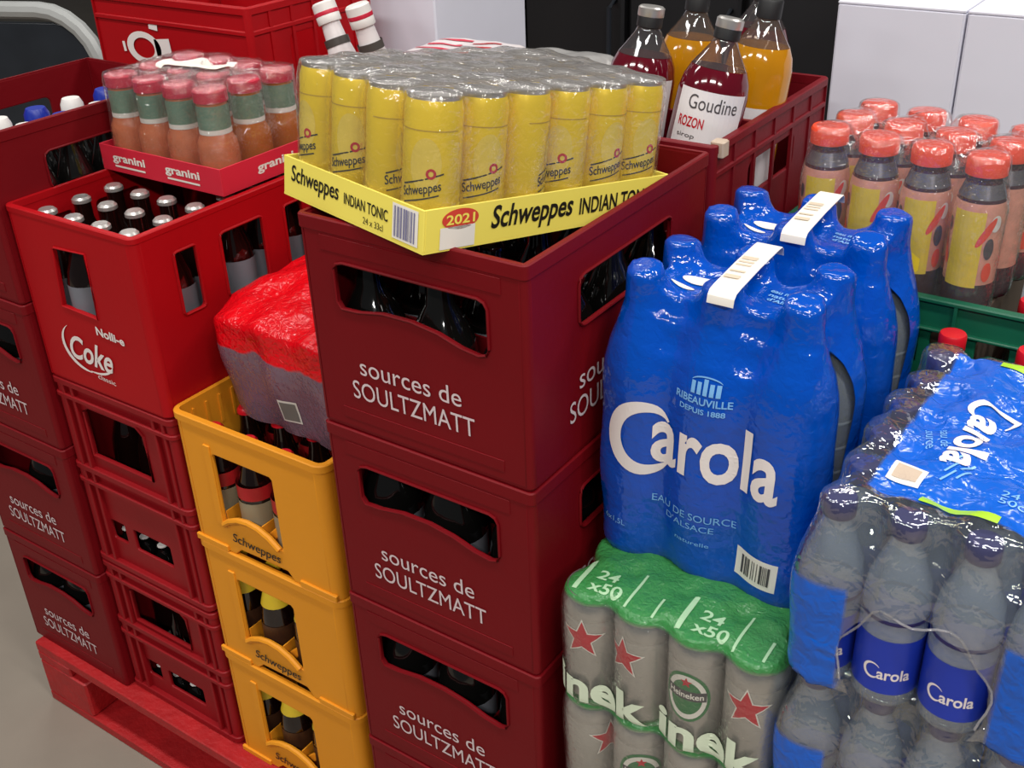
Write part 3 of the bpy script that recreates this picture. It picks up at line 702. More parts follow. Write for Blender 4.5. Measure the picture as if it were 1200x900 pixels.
# ------------------------------------------------------------------ yellow can tray on the centre stack
TL = (.2015, -.031)                                  # front corner of the tray
TA = math.radians(-14.4); TT = math.radians(-8.2)
def can_tray():
    W_, D_ = .256, .352; Z0 = 1.2005
    u = Vector((math.cos(TA), math.sin(TA), 0)); org = Vector((TL[0], TL[1], Z0))-u*W_
    t = thing('drink_tray', 'yellow card tray with black lettering and clear film around slim yellow cans', 'tray', org, (TT, 0, TA)); card_tray(t, W_, D_, .044, M_TRAYY, .0025)
    e = .0006
    put(t, text2d('Schweppes', .094, .024, shear=.15, bold=.012), M_BLACK, (.016, -e, .013), (1, 0, 0), (0, 0, 1))
    put(t, text2d('INDIAN TONIC', .078, .012, bold=.012), M_BLACK, (.120, -e, .018), (1, 0, 0), (0, 0, 1))
    put(t, text2d('24 x 33cl', .035, .007), M_BLACK, (.155, -e, .006), (1, 0, 0), (0, 0, 1))
    put(t, rect2d(.042, .036), M_PAPER, (.206, -e, .005), (1, 0, 0), (0, 0, 1), 'barcode_panel')
    put(t, bars(.036, .031, 14, 3), M_BARC, (.209, -e-.0004, .0075), (1, 0, 0), (0, 0, 1), 'barcode')
    put(t, text2d('Schweppes', .115, .031, shear=.2, bold=.02), M_BLACK, (W_+e, .085, .008), (0, 1, 0), (0, 0, 1))
    put(t, text2d('INDIAN TONIC', .118, .0185, bold=.02), M_BLACK, (W_+e, .210, .014), (0, 1, 0), (0, 0, 1))
    put(t, ell2d(.023, .0105), M_RINGPR, (W_+e, .045, .031), (0, 1, 0), (0, 0, 1), 'emblem')
    put(t, text2d('2021', .036, .010, bold=.02), M_TRAYY, (W_+e+.0004, .027, .026), (0, 1, 0), (0, 0, 1))
    put(t, rect2d(.044, .022), M_PAPER, (W_+e, .020, .002), (0, 1, 0), (0, 0, 1), 'pale_panel')
    R = .0288; H = .145
    body = G().lathe([(.022, 0), (.0255, .003), (R, .014), (R, H-.014), (.0265, H-.005)], 32).mesh('can_body', M_CANY, ang=50)
    lid = G().lathe([(.0262, H-.0052), (.0270, H-.002), (.0268, H), (.0250, H), (.0245, H-.004), (.003, H-.004)], 32).mesh('can_lid', M_ALU, ang=50)
    tab = G().box(-.008, .004, -.005, .005, H-.0038, H-.0022, c=.0008).mesh('pull_tab', M_ALU)
    sh = shift
    word = flat(*bend(subdiv(*spin(text2d('Schweppes', .044, .0125, shear=.2, bold=.015), .22), .006), R+.0004, -.021, .044), M_BLACK)
    swo = flat(*bend(subdiv(*spin(rect2d(.046, .0016, 8, 1), .3), .01), R+.0004, -.021, .058), M_BLACK)
    sw2 = flat(*bend(subdiv(*spin(rect2d(.040, .0014, 8, 1), .26), .01), R+.0004, -.020, .0405), M_BLACK)
    dot = flat(*bend(ell2d(.0052, .0052, 16, .5), R+.0006, .010, .072), M_STAR)
    label_fade = flat(*bend(subdiv(*ell2d(.016, .026), .008), R+.0003, .004, .080), mat('pale_can_fade', (236, 206, 82), .35, .1))  # paler oval in the can's own printed colour gradient
    rimw = flat(*bend(subdiv(*rect2d(.075, .0012, 16, 1), .01), R+.0003, -.0375, .112), mat('ochre_print', (196, 160, 40), .4))
    cs = []; Mx = Matrix.Translation(org) @ Matrix.Rotation(TA, 4, 'Z') @ Matrix.Rotation(TT, 4, 'X')
    angs = {(0, 0): -.1, (1, 0): .5, (2, 0): 1.4, (3, 0): .55, (3, 1): 1.15, (3, 2): 2.4, (3, 3): .6, (3, 4): 1.35, (3, 5): 1.2}
    for i in range(4):
        for j in range(6):
            x = .034+.0628*i; y = .033+.0572*j; cs.append((x, y)); p = Mx @ Vector((x, y, .0032))
            edge = j == 0 or i == 3
            ordn = ['', 'first', 'second', 'third', 'fourth', 'fifth', 'sixth']
            if i == 3 and j == 0: lb, gr = 'slim yellow can at the front corner of the yellow tray', 'yellow cans along the tray edges'
            elif j == 0: lb, gr = f'slim yellow can, {ordn[4-i]} left of the front corner can in the yellow tray'.replace('first left', 'next left'), 'yellow cans along the tray edges'
            elif i == 3: lb, gr = f'slim yellow can, {ordn[j]} behind the corner can on the tray right edge', 'yellow cans along the tray edges'
            else: lb, gr = 'slim yellow can in the middle of the yellow tray under the film', 'yellow cans in the middle of the tray'
            if j == 0 and i < 3: lb = f'slim yellow can, {ordn[3-i]} to the left of the tray corner can'
            c = thing('drink_can', lb, 'can', p, (0, 0, 0), gr); c.rotation_euler = (Matrix.Rotation(TA, 3, 'Z') @ Matrix.Rotation(TT, 3, 'X') @ Matrix.Rotation(angs.get((i, j), random.uniform(0, 6)), 3, 'Z')).to_euler()
            cb = link('can_body', body, c); ld = link('can_lid', lid, c)
            if edge:
                for nm, me in (('label_fade', label_fade), ('lettering', word), ('stripe', swo), ('stripe', sw2), ('emblem', dot), ('stripe', rimw)): link('pale_patch' if nm == 'label_fade' else nm, me, cb)
            else: link('pull_tab', tab, ld)
    fp = [(R, 0), (R, H-.012), (R-.002, H)]
    def pr(nt, tc):
        sp = nt.nodes.new('ShaderNodeSeparateXYZ'); nt.links.new(tc.outputs['Object'], sp.inputs[0])
        f = _step(nt, sp.outputs[2], .146, .149); return _math(nt, 'MULTIPLY', f, .42), (150, 146, 144), .25
    m = clear('can_tray_film', (.97, .97, .96), .7, .04, (.9, .88, .8), .04, .45, 26, pr, g0=.10)
    me = film_mesh('film', m, cs, fp, H+.0025, h=.006, k=.007, pad=.0032, fills=[(.035, .222, .035, .318, .01, H)], noise=.0012, keep=lambda c: c[:, 2] > .018)
    part('film', me, None, t)
can_tray()

# ------------------------------------------------------------------ second row: crates behind
def plain_crate_mesh(w_, d_, h_, m, open_front=True):
    g_ = G(); th = .006; r = .01
    hs = [rrect(w_*.3, w_*.7, h_*.68, h_*.84, .012)] if open_front else []
    v, f = plate([(r, .004), (w_-r, .004), (w_-r, h_-.002), (r, h_-.002)], hs, th); g_.add(v, f, wall_front(.003)); g_.add(v, f, wall_front(d_-th-.003))
    v, f = plate([(r, .004), (d_-r, .004), (d_-r, h_-.002), (r, h_-.002)], [rrect(d_*.3, d_*.7, h_*.62, h_*.8, .012)], th); g_.add(v, f, wall_side(.003)); g_.add(v, f, wall_side(w_-th-.003))
    g_.corners(w_, d_, r, th, .004, h_-.002)
    g_.rring(0, w_, 0, d_, h_-.012, h_, r, .012); g_.rring(0, w_, 0, d_, h_-.042, h_-.034, r, .010); g_.rring(.002, w_-.002, .002, d_-.002, 0, .014, r, .01)
    for i in range(1, 6): g_.box(w_-.005, w_-.0005, d_*i/6-.003, d_*i/6+.003, .01, h_-.008); g_.box(.0005, .005, d_*i/6-.003, d_*i/6+.003, .01, h_-.008)
    g_.box(.006, w_-.006, .006, d_-.006, .004, .009)
    return g_.mesh('crate_body', m)
PC = plain_crate_mesh(.296, .385, .262, M_MAROON2)
for k in range(4):
    t = thing('bottle_crate', f'dark maroon crate behind the can tray stack, {POS[k]} of its stack' + (', holding syrup bottles' if k == 3 else ''), 'crate', (.003, .412, .15+.2622*k), group='crates behind the front centre stack'); part('crate_body', PC, None, t)
    if k == 3:
        part('divider', G().box(.007, .289, .136, .142, .01, .2585, c=.001), M_MAROON2, t)
        part('clip', G().box(.284, .302, .012, .03, .245, .2655, c=.002), mat('beige_clip', (190, 170, 150), .5), t)
PL = plain_crate_mesh(.40, .30, .2625, M_RED, False)
tops = None
for k in range(4):
    t = thing('bottle_crate', f'red crate set sideways behind the cola crate, {POS[k]} of its stack', 'crate', (-.938, .462, .15+.2845*k), group='red crates behind the cola crate'); part('crate_body', PL, None, t); t.scale = (1, 1, 1.08)
    if k == 3:
        # white emblem: mug outline with a small flag
        put(t, spin(ell2d(.045, .026, 28, .62), 0), M_WHITE, (.128, .0012, .182), (1, 0, 0), (0, 0, 1), 'emblem')
        put(t, rect2d(.04, .026), M_WHITE, (.160, .0012, .172), (1, 0, .1), (-.1, 0, 1), 'emblem')
        put(t, rect2d(.022, .014), M_WHITE, (.150, .0012, .214), (1, 0, -.1), (.1, 0, 1), 'emblem')
        put(t, rect2d(.007, .016), M_WHITE, (.072, .0012, .172), (1, 0, .1), (-.1, 0, 1), 'emblem')
PM = plain_crate_mesh(.42, .34, .245, M_MAROON2, False)
for k in range(4):
    t = thing('bottle_crate', f'dark maroon crate behind the yellow stack, {POS[k]} of its stack', 'crate', (-.50, .452, .15+.2455*k), group='crates behind the yellow stack'); part('crate_body', PM, None, t)

# two small white bottles with striped caps, leaning
mw = mat('white_bottle_plastic', (222, 214, 214), .35, vary=.08)
wb = bottle_meshes('whiteb', [(.022, 0), (.026, .004), (.027, .02), (.027, .12), (.024, .15), (.0165, .19), (.0145, .215)], mw, [(.0185, .212), (.019, .213), (.019, .224), (.0185, .225)], M_WHITECAP, (.0200, .176, .188, mat('dark_neck_print', (70, 64, 60), .5)), 24)
wb['cap_stripe'] = G().lathe([(.0192, .2245), (.0194, .2255), (.0194, .2295), (.0192, .2305)], 24).mesh('cap_stripe', M_PINKCAP)
wb['cap_top'] = G().lathe([(.019, .2305), (.0188, .242), (.016, .245), (.002, .2455)], 24).mesh('cap_top', M_WHITECAP)
bottle('drink_bottle', wb, 'small white bottle with red striped cap, left one leaning behind the can tray', (-.335, .515, 1.068), (0, -.36, 0), 'white striped cap bottles')
bottle('drink_bottle', wb, 'small white bottle with red striped cap, right one beside the white box', (-.270, .515, 1.07), (0, -.25, .6), 'white striped cap bottles')
tag(link('carton', G().box(-.42, -.20, .462, .566, .8965, 1.064, c=.003).mesh('carton', M_BROWN)), 'dark brown carton inside the rear maroon crate under the striped cap bottles', 'carton')
tag(link('carton', G().box(-.485, -.095, .572, .782, .8965, 1.127, c=.003).mesh('carton', M_BROWN)), 'dark brown carton inside the rear maroon crate under the printed packs', 'carton')
tag(link('carton', G().box(.018, .284, .428, .782, .947, 1.043, c=.003).mesh('carton', M_BROWN)), 'dark brown carton under the syrup bottles inside their crate', 'carton')
# film packs lying on the crate behind
def back_pack(label, x0, y0, z0, nx, ny, r, h_, top, film):
    t = thing('shrink_pack', label, 'drink pack', (x0, y0, z0)); cs = [(r+2*r*i, r+2*r*j) for i in range(nx) for j in range(ny)]
    me = film_mesh('film', film, cs, [(r, 0), (r, h_-.01), (r-.006, h_)], h_, h=.008, k=.008, fills=[(r, 2*r*nx-r, r, 2*r*ny-r, 0, h_-.002)], noise=.002)
    fo = part('film', me, None, t); return fo, bvh_of(me), cs
M_WFILM = mat('white_printed_film', (214, 206, 206), .3, vary=.12, vscale=30, bump=.3, bscale=30)
fo, bv, cs = back_pack('white and red printed shrink pack behind the can tray', -.37, .57, 1.128, 3, 3, .031, .075, None, M_WFILM)
for q in range(4): project(fo, rect2d(.05, .007, 8, 2), M_REDLAB, (.10, .035+.03*q, .05), (1, .3, 0), (-.3, 1, 0), bv, .0012, 'red_print', sub=.004)
for q in range(4): project(fo, rect2d(.06, .009, 8, 2), M_PINKCAP, (.03, .03+.032*q, .05), (1, .3, 0), (-.3, 1, 0), bv, .0012, 'red_print', sub=.004)
M_GFILM = mat('silvery_shrink_film', (176, 174, 172), .22, .3, vary=.2, vscale=24, bump=.4, bscale=26)
fo, bv, cs = back_pack('silvery grey wrapped pack beside the syrup bottle crate', -.175, .57, 1.133, 3, 3, .028, .075, None, M_GFILM)

# syrup bottles leaning in the crate behind
PS = [(.030, 0), (.0365, .005), (.0375, .02), (.0375, .175), (.035, .195), (.025, .222), (.0165, .245), (.014, .262), (.014, .285)]
def syrup(label, gm, loc, rot, lab=True, detail=False, lz=0):
    t = thing('syrup_bottle', label, 'bottle', loc, rot, 'syrup bottles in the maroon crate')
    lo = [p for p in PS if p[1] <= .2]+[(.0325, .2)]
    key = gm.name
    if key not in ME:
        ME[key] = G().lathe([(.036, 0), (.0435, .005), (.045, .02), (.045, .196), (.042, .214), (.0360, .228)], 28).mesh('bottle_body', gm, ang=60)
    if 'neck' not in ME:
        ME['neck'] = G().lathe([(.0359, .2285), (.027, .241), (.0185, .254), (.015, .262), (.0150, .278)], 28, cap=False).mesh('bottle_neck', M_GLASSCL, ang=60)
        ME['scap'] = G().lathe([(.0155, .270), (.0172, .271), (.0172, .284), (.0155, .2865), (.003, .287)], 24).mesh('cap', M_SILVERCAP)
        ME['scapd'] = G().lathe([(.0155, .262), (.0168, .263), (.0168, .284), (.0155, .2865), (.003, .287)], 24).mesh('cap', M_BLACKP)
    link('bottle_body', ME[key], t); link('bottle_neck', ME['neck'], t); cp_ = link('cap', ME['scapd'], t)
    if 'sctop' not in ME: ME['sctop'] = G().lathe([(.0171, .276), (.0173, .277), (.0173, .2865), (.015, .2885), (.003, .289)], 24).mesh('cap_top', M_SILVERCAP)
    if detail or gm is M_SYRUP: link('cap_top', ME['sctop'], cp_)
    if lab:
        lv = bend(rect2d(.096, .112, 14, 2), .0454, -.048, .090+lz); lo_ = link('label', flat(*lv, M_PALELAB, 'label'), t)
        if detail:
            link('lettering', flat(*bend(text2d('Goudine', .066, .018, sub=.008), .0458, -.030, .178), M_BARD), lo_)
            link('lettering', flat(*bend(text2d('ROZON', .036, .013, bold=.02, sub=.008), .0458, -.040, .155), M_STAR), lo_)
            link('lettering', flat(*bend(text2d('sirop', .026, .007, sub=.008), .0458, -.038, .140), M_BARD), lo_)
            link('stripe', flat(*bend(spin(rect2d(.048, .003, 8, 1), .35), .0458, -.008, .110), M_REDLAB), lo_)
            link('stripe', flat(*bend(rect2d(.092, .009, 12, 1), .0458, -.046, .0905), M_ORANGECAP), lo_)
    return t
syrup('dark red syrup bottle with white label nearest the front rim, leaning right', M_SYRUP, (.222, .478, 1.045), (-.10, .19, .42), True, True)
syrup('dark red syrup bottle partly hidden behind the right end of the can tray', M_SYRUP, (.120, .502, 1.045), (-.06, .13, .5), True, False)
syrup('amber syrup bottle between the two red ones, dark cap', M_SYRUPA, (.135, .625, 1.045), (-.05, .10, .4), False)
syrup('golden amber syrup bottle with white label at the right rim', M_SYRUPA, (.236, .622, 1.045), (-.03, .12, .5), True, False, -.05)
syrup('dark red syrup bottle at the back of the maroon crate', M_SYRUP, (.19, .727, 1.045), (-.04, .1, .4), False)

# ------------------------------------------------------------------ silver-green can packs
def can_pack(label, z0, tier):
    X0, Y0 = .322, .0; R = .0325; H = .1515
    t = thing('shrink_pack', label, 'can pack', (X0, Y0, z0)); cs = [(.033+.0655*i, .033+.0655*j) for i in range(4) for j in range(6)]
    def pr(nt, tc):
        sp = nt.nodes.new('ShaderNodeSeparateXYZ'); nt.links.new(tc.outputs['Object'], sp.inputs[0])
        n = nt.nodes.new('ShaderNodeTexNoise'); n.inputs['Scale'].default_value = 30; nt.links.new(tc.outputs['Object'], n.inputs['Vector'])
        z = _math(nt, 'MULTIPLY_ADD', n.outputs['Fac'], .006, sp.outputs[2])
        return _math(nt, 'MULTIPLY', _step(nt, z, .1480, .1525), .86), (58, 140, 72), .3
    m = clear('green_topped_film', (.97, .98, .97), .8, .02, (.75, .82, .76), .04, .5, 34, pr)
    me = film_mesh('film', m, cs, [(R, 0), (R, H-.016), (R-.005, H)], H+.001, h=.006, k=.007, pad=.0032, fills=[(.034, .232, .034, .36, 0, H-.002)], noise=.001)
    fo = part('film', me, None, t); bv = bvh_of(me)
    body = ME.get('hb') or G().lathe([(.023, 0), (.028, .003), (R, .013), (R, H-.017), (.0275, H-.005), (.0275, H)], 32).mesh('can_body', M_CANS, ang=50); ME['hb'] = body
    lid = ME.get('hl') or G().lathe([(.0277, H-.003), (.0285, H-.001), (.0283, H), (.026, H), (.0255, H-.003), (.003, H-.003)], 32).mesh('can_lid', M_ALU, ang=50); ME['hl'] = lid
    band = ME.get('hbd') or G().lathe([(R+.0003, H-.030), (R+.0003, H-.0175), (.0295, H-.0095)], 32, cap=False).mesh('shoulder_band', M_ALU, ang=60); ME['hbd'] = band
    if 'hs' not in ME:
        ME['hs'] = flat(*bend(star2d(.0245), R+.0008, 0, .097), M_STAR); ME['hw'] = flat(*bend(star2d(.0285), R+.0005, 0, .097), M_PAPER)
        ME['ho'] = flat(*bend(subdiv(*ell2d(.027, .034, 32), .012), R+.0004, 0, .078, PI), M_OVAL)
        ME['hr'] = flat(*bend(ell2d(.0235, .030, 32, .78), R+.0007, 0, .078, PI), M_PAPER)
        ME['hm'] = flat(*bend(subdiv(*rect2d(.046, .013, 8, 1), .01), R+.0009, -.023, .075, PI), M_BARD)
        ME['ht'] = flat(*bend(text2d('Heineken', .040, .008, bold=.02, sub=.008), R+.0012, -.020, .078, PI), M_PAPER)
        ME['hs2'] = flat(*bend(star2d(.007), R+.0010, 0, .099, PI), M_STAR)
    rots = [(.15, -.30, PI+.05, .1), (1.2, PI+.5, PI-.2, .2)][tier]
    for i in range(4):
        for j in range(2 if tier == 0 else 1):
            od = ['leftmost', 'second from left', 'third from left', 'rightmost'][i]; up = 'upper' if tier == 0 else 'lower'
            face = ['red star', 'red star', 'green oval badge', 'red star'][i] if tier == 0 else None
            lb = (f'silver beer can with {face}, {od} in the upper pack front' if tier == 0 else f'silver beer can, {od} in the lower can pack front') if j == 0 else 'silver beer can in the second row of the upper can pack'
            c = thing('beer_can', lb, 'can', (X0+cs[i*6+j][0], Y0+cs[i*6+j][1], z0+.0012), (0, 0, rots[i] if j == 0 else i), f'beer cans in the {up} pack')
            hb_ = None
            for nm, me2 in (('can_body', body), ('can_lid', lid), ('shoulder_band', band)):
                q_ = link(nm, me2, c); hb_ = hb_ or q_
            if j == 0:
                for nm, k in (('star_outline', 'hw'), ('star', 'hs'), ('oval', 'ho'), ('oval_ring', 'hr'), ('banner', 'hm'), ('lettering', 'ht'), ('star', 'hs2')): link(nm, ME[k], hb_)
    Mw = mat('pale_green_print', (214, 226, 200), .45)
    if tier == 0:
        project(fo, text2d('inek', .118, .046, bold=.035), Mw, (.002, -.05, .006), (1, 0, 0), (0, 0, 1), bv, .001)
        project(fo, text2d('inek', .122, .046, bold=.035), Mw, (.132, -.05, .004), (1, 0, 0), (0, 0, 1), bv, .001)
        Mg = mat('light_green_print', (168, 206, 164), .4)
        for x in (.030, .155):
            project(fo, rect2d(.006, .05, 1, 6), Mg, (x-.012, .012, .1), (1, 0, 0), (0, 1, 0), bv, .0008, 'stripe')
            project(fo, text2d('24\nx50', .040, .034, bold=.02), Mg, (x+.004, .016, .1), (1, 0, 0), (0, 1, 0), bv, .0008)
            project(fo, rect2d(.003, .055, 1, 6), Mg, (x+.052, .012, .1), (1, 0, 0), (0, 1, 0), bv, .0008, 'stripe')
            project(fo, rect2d(.003, .03, 1, 6), Mg, (x+.085, .012, .1), (1, 0, 0), (0, 1, 0), bv, .0008, 'stripe')
can_pack('pack of silver beer cans with green film top under the blue water pack', .667, 0)
can_pack('shrink wrapped pack of silver beer cans, lower tier at the bottom edge', .5135, 1)
tag(link('carton', G().box(.325, .58, .005, .40, .1505, .5125, c=.004).mesh('carton', M_BROWN)), 'brown carton underneath the can packs', 'carton')

# ------------------------------------------------------------------ blue six-packs of large water bottles
def carola_pack(label, y0, first):
    X0, Z0 = .3135, .8215; P = .085; R = .042; H = .338
    t = thing('water_pack', label, 'water pack', (X0, y0, Z0), (0, 0, 0)); cs = [(P/2+P*i, P/2+P*j) for i in range(3) for j in range(2)]
    prof = [(.039, 0), (R, .012), (R, .212), (.039, .235), (.031, .262), (.0225, .287), (.0185, .300), (.0180, .338)]
    fills = [(.028, .227, .028, .142, 0, .245), (.036, .219, .036, .134, 0, .282), (.050, .214, .042, .128, 0, .314)]
    if 'blue_film_with_opening' not in MATS:
        m = M_BLUEFILM.copy(); m.name = 'blue_film_with_opening'; MATS[m.name] = m; nt = m.node_tree
        def hole(nt, tc):
            sp = nt.nodes.new('ShaderNodeSeparateXYZ'); nt.links.new(tc.outputs['Object'], sp.inputs[0])
            a = _math(nt, 'POWER', _math(nt, 'MULTIPLY', _math(nt, 'ABSOLUTE', _math(nt, 'SUBTRACT', sp.outputs[1], P)), 1/.024), 2)
            b = _math(nt, 'POWER', _math(nt, 'MULTIPLY', _math(nt, 'ABSOLUTE', _math(nt, 'SUBTRACT', sp.outputs[2], .17)), 1/.10), 2)
            return _math(nt, 'MULTIPLY', _step(nt, _math(nt, 'ADD', a, b), 1.03, .97), _step(nt, sp.outputs[0], P*3-.04, P*3-.039))
        bs = nt.nodes['Principled BSDF']; tc = [n for n in nt.nodes if n.type == 'TEX_COORD'][0]
        lk = add_hole(nt, tc, bs, hole); nt.links.new(lk.outputs[0], nt.nodes['Material Output'].inputs[0])
    me = film_mesh('film', MATS['blue_film_with_opening'], cs, prof, H, h=.005, k=.009, pad=.001, fills=fills, noise=.0022, smooth=1)
    fo = part('film', me, None, t); bv = bvh_of(me)
    # paper handle across the top
    top_ = .338
    for yy in np.arange(.02, .152, .006):
        for a_ in np.arange(.010, .043, .004):
            q = bv.ray_cast(Vector((.1145-.06*yy+a_, yy, .5)), Vector((0, 0, -1)))[0]
            if q is not None: top_ = max(top_, q.z+.0015)
    path = [(.012, top_-.012), (.014, top_-.005), (.019, top_-.001), (.03, top_), (.085, top_+.001), (.14, top_), (.150, top_-.001), (.154, top_-.005), (.156, top_-.012)]
    hd = G(); hv = []; hf = []
    for q, (yy, zz) in enumerate(path):
        hv += [(.1145-.06*yy+.012, yy, zz), (.1145-.06*yy+.040, yy, zz), (.1145-.06*yy+.040, yy, zz-.0008), (.1145-.06*yy+.012, yy, zz-.0008)]
        if q: o_ = 4*(q-1); hf += [(o_+e, o_+(e+1) % 4, o_+4+(e+1) % 4, o_+4+e) for e in range(4)]
    hd.add(hv, hf+[(0, 1, 2, 3), (len(hv)-4, len(hv)-3, len(hv)-2, len(hv)-1)]); hd = part('handle', hd, M_PAPER, t)
    put(hd, bars(.070, .016, 5, 5), mat('tan_print', (206, 190, 168), .5), (.142, .048, path[4][1]+.0004), (-.06, 1, 0), (-1, -.06, 0), 'handle_print')
    project(fo, ell2d(.021, .0085), M_PAPER, (.086, .087, .3), (1, .15, 0), (-.15, 1, 0), bv, .001, 'printed_patch', sub=.004)
    project(fo, ell2d(.014, .004), M_PAPER, (.074, .066, .3), (1, -.1, 0), (.1, 1, 0), bv, .001, 'printed_patch', sub=.004)
    for q, (s, wd) in enumerate((('eau minerale', .046), ('naturelle', .040), ("d'Alsace", .034))):
        project(fo, text2d(s, wd, .0075, bold=.02), M_LTBLUE, (.158+.002*q, .093-.010*q, .3), (1, -.06, 0), (.06, 1, 0), bv, .0012)
    if first:
        # large word with crescent capital, small lines, crest and barcode
        project(fo, text2d('arola', .147, .073, bold=.022), M_WHITE, (.073, -.02, .133), (1, 0, -.02), (.02, 0, 1), bv, .0009)
        cres = arc2d(0, 0, .033, PI*.22, PI*1.78, .015, .017, 36, 1.18)
        project(fo, cres, M_WHITE, (.066, -.02, .160), (1, 0, 0), (0, 0, 1), bv, .0009, sub=.006)
        project(fo, text2d('RIBEAUVILLE', .062, .008, bold=.02), M_LTBLUE, (.100, -.02, .222), (1, 0, 0), (0, 0, 1), bv, .0009)
        project(fo, text2d('DEPUIS 1888', .050, .006, bold=.02), M_LTBLUE, (.106, -.02, .212), (1, 0, 0), (0, 0, 1), bv, .0009)
        for q in range(5):
            project(fo, rect2d(.0045, .013+.004*(q == 2)), M_LTBLUE, (.118+.0068*q, -.02, .233), (1, 0, 0), (0, 0, 1), bv, .0009, 'crest')
        project(fo, arc2d(0, 0, .018, PI*.15, PI*.85, .003, .003, 14, .5), M_LTBLUE, (.134, -.02, .243), (1, 0, 0), (0, 0, 1), bv, .0009, 'crest')
        project(fo, text2d('EAU DE SOURCE', .098, .009), M_LTBLUE, (.076, -.02, .082), (1, 0, -.03), (.03, 0, 1), bv, .0009)
        project(fo, text2d("D'ALSACE", .058, .008), M_LTBLUE, (.094, -.02, .069), (1, 0, -.03), (.03, 0, 1), bv, .0009)
        project(fo, text2d('naturelle', .040, .005), M_LTBLUE, (.108, -.02, .049), (1, 0, -.03), (.03, 0, 1), bv, .0009)
        project(fo, text2d('6x1,5L', .028, .008), M_LTBLUE, (.020, -.02, .042), (1, 0, -.03), (.03, 0, 1), bv, .0009)
        project(fo, rect2d(.050, .036, 4, 2), M_PAPER, (.176, -.02, .024), (1, 0, -.04), (.04, 0, 1), bv, .0007, 'barcode_panel')
        project(fo, bars(.036, .024, 12, 9), M_BARD, (.184, -.02, .030), (1, 0, -.04), (.04, 0, 1), bv, .0013, 'barcode')
    bmesh_ = ME.get('bigpet')
    if not bmesh_:
        bmesh_ = {'body': G().lathe([(.036, 0), (.0395, .01), (.0395, .1), (.038, .105), (.0395, .11), (.0388, .200), (.035, .228), (.026, .256), (.0155, .284), (.013, .298)], 28).mesh('bottle_body', M_PET, ang=60),
                  'cap': G().lathe([(.0142, .297), (.0148, .298), (.0148, .328), (.013, .330)], 20).mesh('cap', M_BLUECAP)}
        for z in (.06, .12, .15, .18): bmesh_['ring_%d' % int(z*100)] = G().lathe([(.0396, z-.002), (.0402, z), (.0396, z+.002)], 28, cap=False).mesh('ring', M_PET)
        ME['bigpet'] = bmesh_
    for j in range(2):
        b = thing('water_bottle', f'large clear water bottle seen through the side opening of the {"front" if first else "rear"} blue water pack', 'bottle', (X0+cs[4+j][0], y0+cs[4+j][1], Z0+.0015), (0, 0, 0), f'bottles in the {"front" if first else "rear"} blue pack')
        for k, me2 in bmesh_.items(): link({'body': 'bottle_body', 'cap': 'cap'}.get(k, 'ring'), me2, b)
carola_pack('opaque blue water six pack with big white word, standing on the beer cans', .092, True)
carola_pack('opaque blue water six pack behind the one with the big word', .272, False)

